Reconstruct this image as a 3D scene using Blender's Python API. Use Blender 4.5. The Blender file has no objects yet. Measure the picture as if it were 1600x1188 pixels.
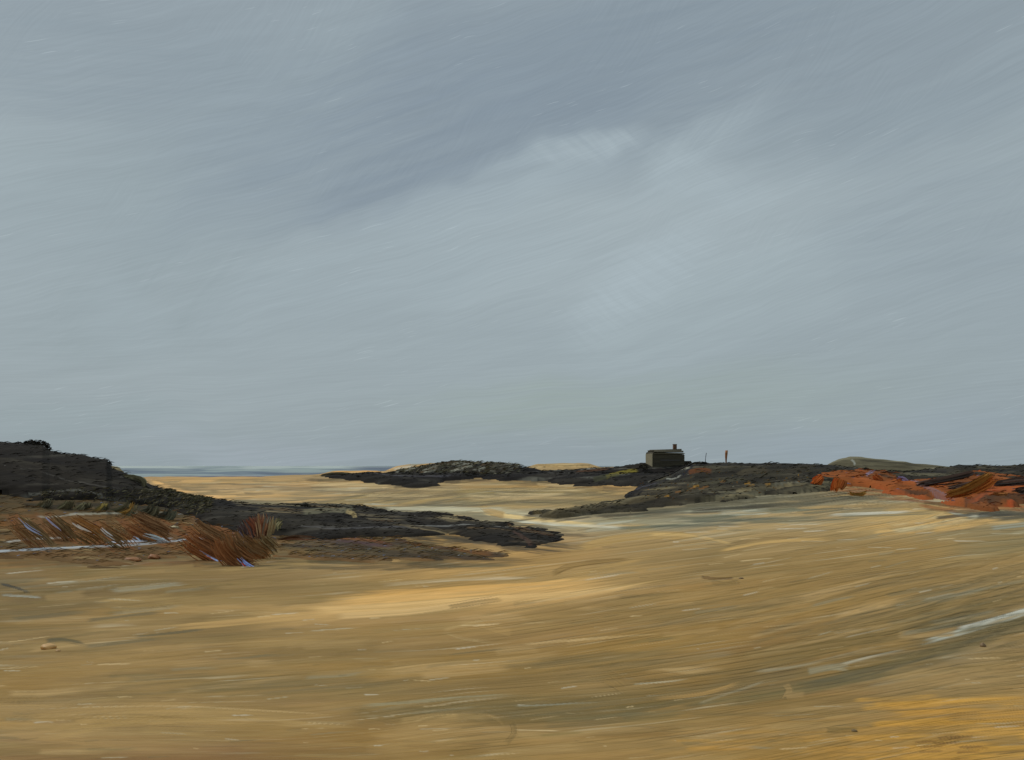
import bpy, math, random
import numpy as np
random.seed(4); RNG = np.random.default_rng(11)
C = bpy.context.scene.collection
sc = bpy.context.scene

# ---------------------------------------------------------------- view and helpers
F, H, HZ = 1570.0, 7.0, 728.0          # focal length (photo pixels), eye height (m), horizon row
def lin1(c):
    c = c/255.0
    return c/12.92 if c <= .04045 else ((c+.055)/1.055)**2.4
LIGHT = (0.935, 0.985, 1.055)             # daylight level on level ground: photo colour -> albedo
def alb(c): return np.array([min(.86, lin1(c[i])/LIGHT[i]) for i in range(3)])
def lin(c): return tuple(lin1(v) for v in c)
def at(px, py, Y): return np.array([(px-800)/F*Y, Y, H-(py-HZ)/F*Y])
def sstep(a, b, x):
    t = np.clip((x-a)/(b-a), 0, 1); return t*t*(3-2*t)

_T = np.random.default_rng(5).random((256, 256))
def vn(x, y, seed=0):
    x = np.asarray(x, float)+seed*17.31; y = np.asarray(y, float)+seed*9.77
    xi = np.floor(x).astype(int); yi = np.floor(y).astype(int)
    fx = x-xi; fy = y-yi; fx = fx*fx*(3-2*fx); fy = fy*fy*(3-2*fy)
    a = _T[xi & 255, yi & 255]; b = _T[(xi+1) & 255, yi & 255]
    c = _T[xi & 255, (yi+1) & 255]; d = _T[(xi+1) & 255, (yi+1) & 255]
    return (a*(1-fx)+b*fx)*(1-fy)+(c*(1-fx)+d*fx)*fy
def fbm(x, y, seed=0, o=3):
    s = 0; a = 1; n = 0
    for k in range(o):
        s = s+a*vn(x*2**k, y*2**k, seed+k*3); n += a; a *= .55
    return s/n

def tag(o, label=None, cat=None, group=None, kind=None):
    if label: o['label'] = label
    if cat: o['category'] = cat
    if group: o['group'] = group
    if kind: o['kind'] = kind
    return o

def mesh_obj(name, V, Q, col=None, relief=None, mat=None, loc=None, parent=None, smooth=True):
    V = np.asarray(V, np.float32).reshape(-1, 3).copy(); Q = np.asarray(Q, np.int32).reshape(-1, 4)
    if loc is not None: V -= np.asarray(loc, np.float32)
    me = bpy.data.meshes.new(name)
    me.vertices.add(len(V)); me.vertices.foreach_set('co', V.ravel())
    me.loops.add(Q.size); me.loops.foreach_set('vertex_index', Q.ravel())
    me.polygons.add(len(Q))
    me.polygons.foreach_set('loop_start', np.arange(0, Q.size, 4, dtype=np.int32))
    me.polygons.foreach_set('loop_total', np.full(len(Q), 4, np.int32))
    if smooth: me.polygons.foreach_set('use_smooth', np.ones(len(Q), bool))
    if col is not None:
        a = me.color_attributes.new('Col', 'FLOAT_COLOR', 'POINT')
        c4 = np.ones((len(V), 4), np.float32); c4[:, :3] = np.asarray(col).reshape(-1, 3)
        a.data.foreach_set('color', c4.ravel())
    if relief is not None:
        a = me.attributes.new('relief', 'FLOAT', 'POINT')
        a.data.foreach_set('value', np.asarray(relief, np.float32).ravel())
    me.update(calc_edges=True); me.validate()
    o = bpy.data.objects.new(name, me); C.objects.link(o)
    if mat: me.materials.append(mat)
    if loc is not None: o.location = [float(v) for v in loc]
    if parent: o.parent = parent
    return o

# ---------------------------------------------------------------- materials
def mat_attr(name, rough=.75, spec=.3, var=.15, nscale=(1, 1, 1), bump=.0, relief=0, fine=20):
    m = bpy.data.materials.new(name); m.use_nodes = True
    nt = m.node_tree; N = nt.nodes; L = nt.links
    b = N['Principled BSDF']; b.inputs['Roughness'].default_value = rough
    b.inputs['Specular IOR Level'].default_value = spec
    at_ = N.new('ShaderNodeAttribute'); at_.attribute_name = 'Col'
    tc = N.new('ShaderNodeTexCoord'); mp = N.new('ShaderNodeMapping'); mp.inputs['Scale'].default_value = nscale
    L.new(tc.outputs['Object'], mp.inputs['Vector'])
    nz = N.new('ShaderNodeTexNoise'); nz.inputs['Scale'].default_value = fine; nz.inputs['Detail'].default_value = 5
    L.new(mp.outputs[0], nz.inputs['Vector'])
    mr = N.new('ShaderNodeMapRange'); mr.inputs['From Min'].default_value = .25; mr.inputs['From Max'].default_value = .75
    mr.inputs['To Min'].default_value = 1-var; mr.inputs['To Max'].default_value = 1+var
    L.new(nz.outputs['Fac'], mr.inputs['Value'])
    vm = N.new('ShaderNodeVectorMath'); vm.operation = 'SCALE'
    L.new(at_.outputs['Color'], vm.inputs[0]); L.new(mr.outputs[0], vm.inputs['Scale'])
    L.new(vm.outputs[0], b.inputs['Base Color'])
    last = None
    if relief:
        ra = N.new('ShaderNodeAttribute'); ra.attribute_name = 'relief'
        bp = N.new('ShaderNodeBump'); bp.inputs['Distance'].default_value = relief; bp.inputs['Strength'].default_value = 1
        L.new(ra.outputs['Fac'], bp.inputs['Height']); last = bp
    if bump:
        b2 = N.new('ShaderNodeBump'); b2.inputs['Distance'].default_value = bump; b2.inputs['Strength'].default_value = .5
        L.new(nz.outputs['Fac'], b2.inputs['Height'])
        if last: L.new(last.outputs[0], b2.inputs['Normal'])
        last = b2
    if last: L.new(last.outputs[0], b.inputs['Normal'])
    return m
M_SAND = mat_attr('sand', .85, .06, .07, (.35, 2.2, 1), .012, 1.0, 6)
M_VEG = mat_attr('heath_scrub', .9, .04, .15, (.4, .4, 3), .01, .35, 3)
M_BLADE = mat_attr('grass_blades', .8, .06, .2, (1, 1, 1), 0, 0, 7)
M_SEA = mat_attr('sea_water', .5, .15, .12, (.05, .25, 1), .2, 0, 1)
M_WOOD = mat_attr('weathered_wood', .7, .3, .3, (2, 2, 9), .02, 0, 4)
M_BRICK = mat_attr('chimney_masonry', .8, .2, .3, (1, 1, 3), .02, 0, 5)
M_STONE = mat_attr('stone', .6, .4, .25, (1, 1, 1), .01, 0, 12)

# ---------------------------------------------------------------- ground grid (polar round the viewpoint)
base_r = np.array([.3, 3, 6, 10, 20, 40, 70, 120, 200, 300, 450, 480, 530, 700, 2500])
base_d = np.array([1.62, 1.64, 1.78, 2.4, 3.45, 4.65, 5.3, 5.7, 6.0, 6.3, 6.75, 6.95, 7.6, 9, 12])
rf = np.exp(np.linspace(math.log(.3), math.log(2500), 6000))
df = np.interp(np.log(rf), np.log(base_r), base_d)
kk = np.hanning(331); kk /= kk.sum()
df = np.convolve(np.pad(df, 165, mode='edge'), kk, mode='valid')
def base_z(r): return H-np.interp(np.log(r), np.log(rf), df)
dens = np.abs(np.gradient(F*df/rf))/.85
dens[rf < 6] = np.gradient(rf)[rf < 6]*3
dens *= np.where((rf > 48) & (rf < 270), 2.4, 1)
dr = np.gradient(rf)
dens += np.where((rf > 285) & (rf < 345), dr*1.1, 0)+np.where((rf > 396) & (rf < 455), dr*.9, 0)+np.where((rf > 255) & (rf < 320), dr*.6, 0)
dens += dr*.04*(rf < 600)
cum = np.cumsum(dens); nrow = int(cum[-1])
ROWS = np.interp(np.linspace(cum[0], cum[-1], nrow), cum, rf)
DX = 1.55
PXF = np.arange(-420, 2021, DX)
thF = np.arctan((PXF-800)/F)
out = np.linspace(0, 1, 60)[1:]
thR = thF[-1]+(math.pi-thF[-1])*out**1.6
thL = thF[0]-(math.pi+thF[0])*out**1.6
TH = np.concatenate([thL[::-1], thF, thR]); nF0 = len(thL); nF1 = nF0+len(thF)
PXA = np.where(np.abs(TH) < 1.2, 800+F*np.tan(np.clip(TH, -1.2, 1.2)), np.sign(TH)*9000)
PXC = np.clip(PXA, -700, 2300)
R2, T2 = np.meshgrid(ROWS, TH, indexing='ij')
PX2 = np.broadcast_to(PXC, R2.shape); X2 = R2*np.sin(T2); Y2 = R2*np.cos(T2)
CY = np.maximum(R2*np.maximum(np.cos(T2), .3), .05)

def prof(px, pts):
    pts = np.array(pts, float); return np.interp(px, pts[:, 0], pts[:, 1])
Z2 = base_z(R2)
Z2 = Z2+(fbm(PX2/260+3, np.log(R2)*3.1, 1)-.5)*R2*.0045*sstep(2, 10, R2)*(1-sstep(300, 420, R2))
# crests: skyline row of each ridge by bearing, distance, front and back width, height of the cover growing on it
CRESTS = [
 (lambda p: 106+p*0, [(-700, 690), (-120, 697), (0, 703), (66, 706), (78, 716), (92, 718), (130, 723), (166, 729), (175, 742), (200, 752), (228, 765), (255, 775), (300, 787), (400, 799), (520, 807), (640, 815), (690, 816), (760, 824), (860, 841), (920, 866)], 27, 16),
 (lambda p: 335+p*0, [(380, 760), (480, 746), (535, 741), (600, 744), (640, 738), (700, 727), (795, 731), (850, 741), (920, 738), (960, 736), (1000, 730), (1015, 729), (1100, 730), (2300, 735)], 20, 26),
 (lambda p: 432+p*0, [(-700, 752), (150, 751), (250, 753), (360, 748), (430, 744), (500, 741), (520, 736), (600, 736), (622, 728), (640, 725), (680, 724), (740, 730), (815, 731), (840, 725.5), (880, 723.5), (920, 724.5), (940, 730), (1200, 733), (2300, 735)], 14, 22),
 (lambda p: 198+p*0, [(900, 800), (960, 787), (984, 777), (992, 770), (1003, 763), (1030, 755), (1050, 747), (1070, 738), (1085, 731), (1130, 731), (1200, 731), (1285, 733), (1345, 740), (1410, 744), (1460, 740), (1500, 735), (1560, 735), (1600, 733), (2300, 715)], 46, 20),
 (lambda p: 296+p*0, [(1240, 745), (1283, 732), (1310, 721), (1328, 717), (1345, 717.5), (1390, 722), (1430, 727), (1470, 731), (1520, 735), (2300, 730)], 30, 16),
]
for rc, pts, wf, wb in CRESTS:
    p = PX2; r0 = rc(p)
    top = prof(p, pts)+(vn(p/14.0, r0*0, 7)-.5)*1.5
    zt = H-(top-HZ)/F*r0*np.maximum(np.cos(T2), .3)
    zb = base_z(r0)
    w = np.where(R2 < r0, wf, wb)
    g = np.exp(-((R2-r0)/w)**2)
    Z2 = Z2+np.maximum(0, base_z(R2)*(1-g)+zt*g-np.maximum(Z2, -50))*(zt > zb)*(g > .003)
# gentle swell of the near dune: low trough running up to the right
trough = prof(PX2, [(-700, 1140), (600, 1130), (900, 1112), (1250, 1060), (1600, 985), (2300, 900)])
PYq = HZ+F*(H-Z2)/CY
Z2 = Z2-.05*np.exp(-((PYq-trough)/28)**2)*(R2 < 40)
Z2 = Z2+.055*np.exp(-((PX2-690)/85)**2-((PYq-1160)/30)**2)*(R2 < 12)
PY2 = HZ+F*(H-Z2)/CY
# working copy of the part in front
fs = slice(nF0, nF1)
PX = np.broadcast_to(PXF, (nrow, len(PXF))).copy(); PY = PY2[:, fs].copy()
XF, YF, ZF, RF = X2[:, fs].copy(), Y2[:, fs].copy(), Z2[:, fs].copy(), R2[:, fs].copy()
def ground(px, py):
    "nearest ground point seen at this bearing and drop"
    c = int(np.clip(round((px-PXF[0])/DX), 0, len(PXF)-1))
    i = int(np.argmax((PY[:, c] <= py) & (RF[:, c] > 4)))
    return YF[i, c], ZF[i, c]
def gz(x, Y):
    r = math.hypot(x, Y); px = 800+F*x/Y
    c = int(np.clip(round((px-PXF[0])/DX), 0, len(PXF)-1))
    return float(np.interp(r, ROWS, ZF[:, c]))

# ---------------------------------------------------------------- streaks of differently coloured sand / growth, plus some painted light
class Sheet:
    def __init__(s, px, py, col):
        s.px, s.py, s.col, s.rel = px, py, col, np.zeros(px.shape)
        s.rmin = None; s.seed = 0
    def stroke(s, pts, w, color, a=1., dry=.5, relief=.6, w2=None, nb=None, near=(0, 1e9)):
        s.seed += 1
        pts = np.array(pts, float); w2 = w if w2 is None else w2
        m = max(w, w2)
        if len(pts) > 2:                                          # smooth the bend
            t = np.linspace(0, len(pts)-1, 4*(len(pts)-1)+1); k = np.arange(len(pts))
            q = np.stack([np.interp(t, k, pts[:, 0]), np.interp(t, k, pts[:, 1])], 1)
            q[1:-1] = (q[:-2]+2*q[1:-1]+q[2:])/4; q[1:-1] = (q[:-2]+2*q[1:-1]+q[2:])/4; pts = q
        x0, x1 = pts[:, 0].min()-m, pts[:, 0].max()+m; y0, y1 = pts[:, 1].min()-m, pts[:, 1].max()+m
        c0 = int(np.clip((x0-PXF[0])/DX, 0, s.px.shape[1])); c1 = int(np.clip((x1-PXF[0])/DX+2, 0, s.px.shape[1]))
        if c1 <= c0: return
        sub = s.py[:, c0:c1]
        rows = np.where(((sub > y0) & (sub < y1)).any(1))[0]
        if len(rows) == 0: return
        r0, r1 = rows[0], rows[-1]+1
        X = s.px[r0:r1, c0:c1]; Y = s.py[r0:r1, c0:c1]
        best = np.full(X.shape, 1e9); U = np.zeros(X.shape); Vv = np.zeros(X.shape)
        seg = np.hypot(*(pts[1:]-pts[:-1]).T); Lt = seg.sum(); acc = 0
        for i in range(len(pts)-1):
            d = (pts[i+1]-pts[i])/max(seg[i], 1e-6)
            rx, ry = X-pts[i, 0], Y-pts[i, 1]
            raw = rx*d[0]+ry*d[1]
            t = np.clip(raw, 0, seg[i]); dx, dy = rx-t*d[0], ry-t*d[1]
            D = dx*dx+dy*dy; k = D < best
            best[k] = D[k]; U[k] = (acc+raw)[k]; Vv[k] = (-rx*d[1]+ry*d[0])[k]
            acc += seg[i]
        u = U/max(Lt, 1e-6)
        hw = (w+(w2-w)*np.clip(u, 0, 1))*.5
        v = Vv/hw
        nb = nb or max(2, m*.45)
        br = vn(v*nb*.5+s.seed*3.3, U/90.0, s.seed)
        fr = vn(v*nb*.5+s.seed*5.1, u*0, s.seed+5)                   # ragged ends
        sf = min(.35, m/max(Lt, 1)*1.2) if m > 14 else 0
        end = sstep(0, .05+.10*dry+sf, u+.10*dry*(fr-.6))*sstep(0, .05+.25*dry+sf, (1-u)-.30*dry*(fr-.3))
        e = (1-sstep(.75, 1.0, np.abs(v)+.15*(vn(U/25.0, v*0, s.seed+2)-.5)))*end
        k = e*(1-dry*sstep(.35, .75, br+.25*(u-.5)*dry))*a
        k = np.clip(k, 0, 1)[..., None]
        col = alb(color)[None, None]*(1+.22*(vn(v*nb+9, U/140.0, s.seed+8)-.5))[..., None]
        s.col[r0:r1, c0:c1] = s.col[r0:r1, c0:c1]*(1-k)+col*k
        rim = np.exp(-((np.abs(v)-.85)/.12)**2)*e
        s.rel[r0:r1, c0:c1] += relief*(k[..., 0]*(.8*br)+.5*rim*a)

def scatter(s, n, box, ang, ln, wd, cols, a=(.3, .8), dry=.6, relief=.3, bend=.06):
    "many short streaks whose direction follows ang(px,py) in degrees"
    for _ in range(n):
        px = random.uniform(box[0], box[2]); py = random.uniform(box[1], box[3])
        A = math.radians(ang(px, py)+random.gauss(0, 2.0)); L = random.uniform(*ln)
        dx, dy = math.cos(A)*L/2, -math.sin(A)*L/2; b = random.uniform(-bend, bend)*L
        s.stroke([(px-dx, py-dy), (px, py+b*.5), (px+dx, py+dy)], random.uniform(*wd), random.choice(cols),
                 random.uniform(*a), dry, relief)

# broad sand colours (photo colours) laid over the chart of the ground
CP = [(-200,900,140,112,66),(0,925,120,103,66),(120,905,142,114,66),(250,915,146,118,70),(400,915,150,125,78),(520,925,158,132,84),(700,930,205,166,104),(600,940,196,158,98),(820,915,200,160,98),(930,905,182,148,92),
 (450,962,176,144,92),(560,958,184,150,96),(300,985,160,132,84),(900,870,168,136,84),(1000,860,160,133,84),(1200,850,160,134,86),(1400,870,162,132,78),(1590,850,136,120,80),(1580,910,112,104,76),(1480,900,140,116,70),
 (1300,940,146,116,62),(1100,930,152,122,70),(1000,960,156,125,72),(800,1000,155,125,75),(650,985,160,130,80),(400,1010,156,128,80),(100,990,140,116,74),(20,960,116,102,68),(30,1040,134,112,70),(200,1060,142,120,78),(420,1060,146,122,78),
 (600,1060,138,116,70),(800,1060,140,115,66),(1000,1040,140,113,63),(1200,1000,144,115,64),(1400,1000,132,112,68),(1560,985,110,102,74),(1000,1095,118,102,60),(830,1115,110,97,58),(660,1110,126,108,66),(1100,1100,120,103,64),
 (1300,1060,124,108,70),(1450,1020,122,110,78),(1570,1040,150,126,80),(1450,1070,162,134,84),(1300,1095,152,122,72),(1590,1110,202,150,66),(1500,1125,188,142,66),(1480,1165,186,140,62),(1360,1175,172,132,64),(1200,1150,154,124,68),
 (1000,1165,148,118,66),(850,1150,140,112,62),(720,1150,150,120,68),(600,1150,142,112,62),(400,1128,168,138,86),(250,1125,168,142,98),(100,1120,156,132,88),(300,1172,140,108,64),(100,1182,130,101,60),(0,1188,124,97,58),(550,1182,130,102,58),(900,1185,140,108,58),
 (400,770,172,145,102),(290,762,200,164,110),(330,778,214,176,118),(500,778,152,131,92),(700,780,144,128,92),(900,772,146,127,86),(600,756,154,130,88),(430,748,168,142,100),(720,756,156,131,88),(850,753,156,129,84),(950,758,168,132,80),
 (700,797,168,158,126),(850,812,170,158,126),(1000,806,150,142,112),(1100,800,132,130,108),(1300,785,136,122,90),(1450,803,186,156,100),(1560,812,148,130,90),(1200,815,166,142,98),(800,862,176,142,92),(700,848,168,134,82),
 (250,740,170,140,98),(600,735,190,158,108),(660,726,168,150,120),(880,728,170,146,104),(1600,745,70,66,56),(1380,727,88,82,66),(1800,900,130,115,76),(-200,1100,130,105,65),(1800,1120,172,136,76),(2000,1130,152,124,78),(2100,1000,146,122,80),(2300,800,120,110,76),(-700,1000,130,108,66)]
CPa = np.array(CP, float); CPc = np.array([alb((c[2]-2-4*(c[1] > 950)-5*(c[0] < 450 and c[1] > 860), c[3]-2-4*(c[1] > 950)-4*(c[0] < 450 and c[1] > 860), c[4]+1-2*(c[1] > 950))) for c in CP])
def basecol(px, py):
    pxs = px.ravel(); sh = px.shape
    wy = np.clip((np.clip(py, 700, 1300).ravel()-HZ)*.22+7, 7, 46); wx = wy*3.6+40
    pyr = np.clip(py, 700, 1300).ravel()+(pxs-800)*.0
    num = np.zeros((len(pxs), 3)); den = np.full(len(pxs), 1e-9)
    for i in range(len(CP)):
        dx = (pxs-CPa[i, 0])/wx; dy = (pyr-CPa[i, 1]+(pxs-CPa[i, 0])*.10)/wy
        w = 1/(.12+dx*dx+dy*dy)**2.2
        num += w[:, None]*CPc[i]; den += w
    return (num/den[:, None]).reshape(sh+(3,))

# flow of the streaks: rising to the right, steeper on the right
def flow(px, py):
    if px > 900 and py > 1128-(px-900)*.19+14: return 1.5
    if py < 830: return 2+4*max(0, (px-1100)/500)
    return 3.5+6.5*np.clip((px-500)/1000, 0, 1)+(-3 if (py > 1110 and px < 900) else 0)+(4 if 1000 > py > 880 and px > 1200 else 0)

pert = (fbm(PX/130, PY/9, 21)-.5)*9
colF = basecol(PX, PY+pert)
below = sstep(-10, 60, PY-trough[:, fs])*sstep(650, 1300, PX)
vv = PY+PX*(.05+.05*np.clip((PX-600)/900, 0, 1))*(1-.0*below)+8*(vn(PX/310, PY/60, 31)-.5)*2
st1 = vn(PX/150, vv/2.6, 41); st2 = vn(PX/55+7, vv/1.5, 42); st3 = fbm(PX/330, vv/9, 43)
pch = sstep(.35, .7, fbm(PX/170, vv/26, 47))
tone = 1+(st1-.5)*.12*(.4+pch)+(st2-.5)*.10*(.3+pch)+(st3-.5)*.12
colF *= tone[..., None]
blue = sstep(.68, .86, st1)*pch*.30
colF = colF*(1-blue[..., None])+alb((150, 148, 128))*blue[..., None]
warm = sstep(.60, .9, vn(PX/210, vv/4.5, 51))*.14*(1-pch)
colF = colF*(1-warm[..., None])+alb((196, 152, 86))*warm[..., None]
S = Sheet(PX, PY, colF)
S.rel += (st1-.5)*.8+(st2-.5)*.5+(st3-.5)*1.2

BROAD = [(156,126,74),(142,114,66),(170,138,86),(128,106,64),(150,118,62),(164,136,90),(118,100,60)]
scatter(S, 170, (-400, 870, 2000, 1188), flow, (220, 620), (18, 64), BROAD, (.25, .55), .3, 2.0, .05)
scatter(S, 26, (-60, 880, 420, 1010), flow, (160, 380), (14, 36), [(124,102,64),(116,96,62),(132,108,66)], (.25, .5), .4, .8, .04)
SANDS = [(174,146,98),(162,136,88),(150,126,80),(140,118,74),(186,156,108),(156,130,84)]
scatter(S, 370, (-400, 850, 2000, 1188), flow, (60, 260), (4, 16), SANDS, (.15, .45), .6, .5)
scatter(S, 155, (-400, 830, 2000, 1188), flow, (30, 120), (2.5, 6), [(120,106,72),(112,102,74),(128,110,66),(140,132,106)], (.25, .6), .7, .3)
scatter(S, 190, (180, 755, 2000, 835), flow, (50, 200), (2.5, 7), [(190,158,104),(150,132,92),(166,156,126),(206,170,114),(134,124,96)], (.3, .7), .6, .3)
ST = S.stroke
# pale ochre bank in the middle distance
for y, c in ((748,(180,146,98)),(754,(190,154,102)),(760,(170,140,98)),(766,(160,136,100))):
    ST([(225, y+1), (380, y-1), (520, y+2), (640, y+4)], 8, c, .7, .5)
for k in range(40):
    x = random.uniform(230, 620); y = random.uniform(747, 786); L = random.uniform(30, 120)
    ST([(x, y), (x+L*.5, y+random.uniform(-1, 2)), (x+L, y-random.uniform(0, 5))], random.uniform(2, 5), random.choice([(140,122,88),(126,114,88),(160,136,96),(178,164,130),(190,156,106),(120,108,80)]), random.uniform(.4, .8), .6, .4)
ST([(232,752),(270,764),(310,775),(370,783)], 9, (226,180,118), .95, .3)
ST([(290,775),(360,786),(450,792),(560,797)], 6, (206,190,150), .9, .4)
ST([(340,779),(400,775),(470,772)], 8, (198,160,104), .6, .6)
for k in range(30):
    x = 460+k*11; ST([(x, 793-k*.3), (x+60, 784-k*.35), (x+130, 768-k*.45)], 5, random.choice([(160,136,90),(142,124,84),(172,148,102),(120,110,84),(126,116,90)]), .7, .6)
ST([(560,797),(660,794),(760,797),(850,803)], 7, (196,188,156), .9, .5)
ST([(570,805),(680,801),(800,806)], 6, (140,134,108), .8, .5)
ST([(700,790),(800,787),(960,783)], 9, (158,136,92), .7, .5)
ST([(750,800),(800,808),(860,815),(940,822)], 8, (216,188,132), .95, .3)
ST([(790,812),(870,820),(1000,825)], 5, (206,206,190), .85, .5)
ST([(752,789),(764,800),(790,806)], 12, (176,146,96), .9, .2)
for y, c in ((764,(128,114,80)),(771,(120,110,80)),(783,(124,114,84)),(768,(150,130,84)),(774,(138,124,88)),(780,(150,128,84)),(786,(150,134,94)),(760,(170,136,84)),(792,(162,136,88))):
    ST([(700, y+1), (820, y), (985, y+1)], 6, c, .75, .5)
ST([(800,754),(900,760),(980,760)], 8, (184,144,88), .7, .4)
# grey-green wet streaks below the right ridge
for k in range(34):
    x = random.uniform(880, 1350); y = 822-(x-880)*.055+random.uniform(-14, 8); L = random.uniform(70, 210)
    ST([(x, y+3), (x+L*.5, y), (x+L, y-4)], random.uniform(3, 7), random.choice([(150,148,126),(118,118,98),(92,94,80),(176,176,158),(166,140,96),(104,104,84)]), .75, .6)
ST([(1290,806),(1370,802),(1440,799)], 5, (200,196,180), .8, .6)
ST([(1330,790),(1420,788),(1480,796)], 12, (150,128,88), .7, .5)
for k in range(18):
    x = random.uniform(1320, 1470); y = 830-(x-1320)*.12+random.uniform(-8, 12)
    ST([(x, y+7), (x+60, y), (x+random.uniform(90, 150), y-14)], random.uniform(4, 8), random.choice([(206,168,106),(190,152,92),(172,142,92),(196,180,140)]), .75, .6)
ST([(1500,808),(1550,806),(1660,797)], 10, (76,76,64), .9, .5)
ST([(1480,799),(1510,807),(1560,806)], 5, (170,168,150), .9, .5)
ST([(1545,826),(1580,822),(1640,816)], 8, (150,156,146), .6, .6)
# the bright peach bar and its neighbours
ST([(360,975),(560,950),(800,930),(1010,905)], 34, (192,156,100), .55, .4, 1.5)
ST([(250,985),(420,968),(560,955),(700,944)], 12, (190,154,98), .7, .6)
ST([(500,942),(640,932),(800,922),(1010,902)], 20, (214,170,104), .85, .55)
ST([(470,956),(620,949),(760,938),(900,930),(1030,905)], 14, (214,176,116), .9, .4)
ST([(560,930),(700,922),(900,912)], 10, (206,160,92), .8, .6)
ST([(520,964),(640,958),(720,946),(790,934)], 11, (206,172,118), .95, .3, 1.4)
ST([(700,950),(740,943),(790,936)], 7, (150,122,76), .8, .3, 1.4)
ST([(640,898),(760,893),(900,880)], 9, (190,152,94), .7, .6)
ST([(600,880),(720,874),(860,862)], 10, (184,146,88), .7, .6)
ST([(590,915),(720,905),(860,902)], 6, (206,190,160), .6, .7)
ST([(860,900),(885,886),(930,878),(990,876)], 9, (128,102,56), .85, .4)
ST([(875,905),(940,892),(1035,870)], 16, (172,140,86), .7, .5)
ST([(900,858),(960,842),(1020,836),(1090,838)], 14, (176,144,88), .8, .3)
ST([(1010,836),(1060,835),(1110,842),(1160,856)], 5, (198,166,108), .7, .5)
ST([(1120,862),(1200,845),(1320,842)], 6, (196,160,100), .75, .6)
ST([(1130,855),(1180,842),(1260,840)], 5, (120,98,58), .7, .5)
ST([(1095,902),(1118,905),(1150,904)], 5, (96,70,36), .9, .3)
ST([(1110,908),(1130,914),(1160,908)], 8, (120,100,60), .7, .5)
ST([(800,990),(760,980),(740,968)], 14, (170,138,86), .6, .5)
ST([(690,986),(720,978),(770,966)], 5, (176,148,98), .5, .6)
ST([(690,988),(730,1000),(780,1006)], 5, (176,154,110), .4, .7)
# olive trough running up to the right edge, white streaks beside it
for k in range(30):
    t = random.random()**.7; x = 860+t*680; y = 1124-t*t*105-t*25+random.uniform(-12, 9); L = random.uniform(80, 220)
    sl = .06+.20*t
    ST([(x-L/2, y+L/2*sl), (x, y+3), (x+L/2, y-L/2*sl)], random.uniform(5, 13), random.choice([(100,92,60),(112,100,64),(98,90,62),(120,106,68),(126,118,88)]), .42, .6)
ST([(640,1138),(820,1126),(1000,1108),(1130,1082)], 14, (106,92,56), .45, .6)
ST([(1225,1080),(1330,1058),(1450,1025),(1600,975),(1660,952)], 14, (92,86,64), .6, .7)
ST([(1490,1012),(1560,985),(1660,948)], 12, (76,72,56), .6, .7)
ST([(1170,1052),(1260,1040),(1340,1020),(1400,1010)], 7, (166,158,134), .55, .75)
ST([(1310,1040),(1370,1025),(1430,1012)], 5, (190,184,164), .6, .7)
ST([(1440,1004),(1520,983),(1600,957),(1660,938)], 11, (180,184,172), .75, .65)
ST([(1490,985),(1560,966),(1650,940)], 6, (204,208,200), .8, .65)
ST([(1400,992),(1450,990),(1500,988)], 14, (166,138,92), .8, .3)
ST([(1260,1050),(1300,1042),(1330,1045)], 12, (150,142,116), .7, .4)
ST([(1225,1068),(1235,1078),(1228,1088),(1260,1086)], 12, (160,132,86), .6, .5)
ST([(1090,1100),(1150,1080),(1205,1062)], 5, (160,152,126), .6, .5)
for k in range(16):
    x = random.uniform(1380, 1560); y = random.uniform(905, 1000)
    ST([(x, y+8), (x+50, y), (x+120, y-14)], random.uniform(4, 9), random.choice([(112,104,76),(130,128,108),(98,92,64)]), .55, .6)
# tongue of paler sand inside the trough
ST([(985,1080),(960,1062),(930,1050)], 26, (140,114,68), .8, .2)
ST([(935,1052),(1010,1056),(1090,1068),(1150,1062)], 26, (136,108,60), .8, .4)
ST([(1020,1092),(1100,1086),(1170,1062)], 6, (176,140,84), .7, .5)
ST([(985,1070),(1040,1066),(1085,1060)], 3, (186,182,160), .5, .8)
ST([(810,1008),(900,1000),(1040,990)], 4, (200,170,120), .7, .5)
ST([(800,1104),(860,1102),(950,1096)], 3, (160,164,150), .5, .8)
ST([(560,1120),(680,1112),(800,1098)], 4, (166,158,130), .5, .85)
ST([(560,1104),(700,1092),(860,1082)], 6, (150,144,116), .6, .7)
# near sand: rounded dabs, painted light on the low mound, the orange corner
ST([(20,1128),(110,1116),(240,1106),(360,1108)], 18, (166,136,86), .75, .3)
ST([(60,1150),(200,1120),(400,1120),(560,1132)], 26, (170,140,88), .6, .5)
ST([(160,1105),(270,1104),(360,1108),(540,1118)], 2.5, (190,162,116), .5, .6)
ST([(560,1160),(640,1156),(730,1138),(785,1146)], 56, (160,131,82), .85, .25, 1.5)  # lit top and rim of the mound painted paler, darker to its left
ST([(600,1176),(690,1172),(790,1168)], 22, (134,106,60), .5, .4, 1.)
ST([(620,1128),(700,1118),(770,1124)], 12, (172,144,94), .6, .35, 1.2)
ST([(640,1130),(690,1116),(750,1113),(788,1126)], 4, (184,154,104), .6, .5)
ST([(540,1112),(600,1120),(640,1134)], 16, (114,96,58), .5, .5)
ST([(800,1128),(806,1146),(790,1164)], 10, (112,94,56), .45, .4, .6)
ST([(640,1122),(700,1114),(750,1114),(785,1128),(790,1150)], 5, (168,138,88), .35, .5)
ST([(570,1148),(620,1152),(645,1142),(680,1120)], 4, (166,136,84), .3, .6)
ST([(0,1172),(160,1158),(420,1160),(620,1172)], 20, (142,112,68), .5, .5)
ST([(-40,1190),(200,1184),(560,1186)], 16, (128,98,58), .5, .5)
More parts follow.
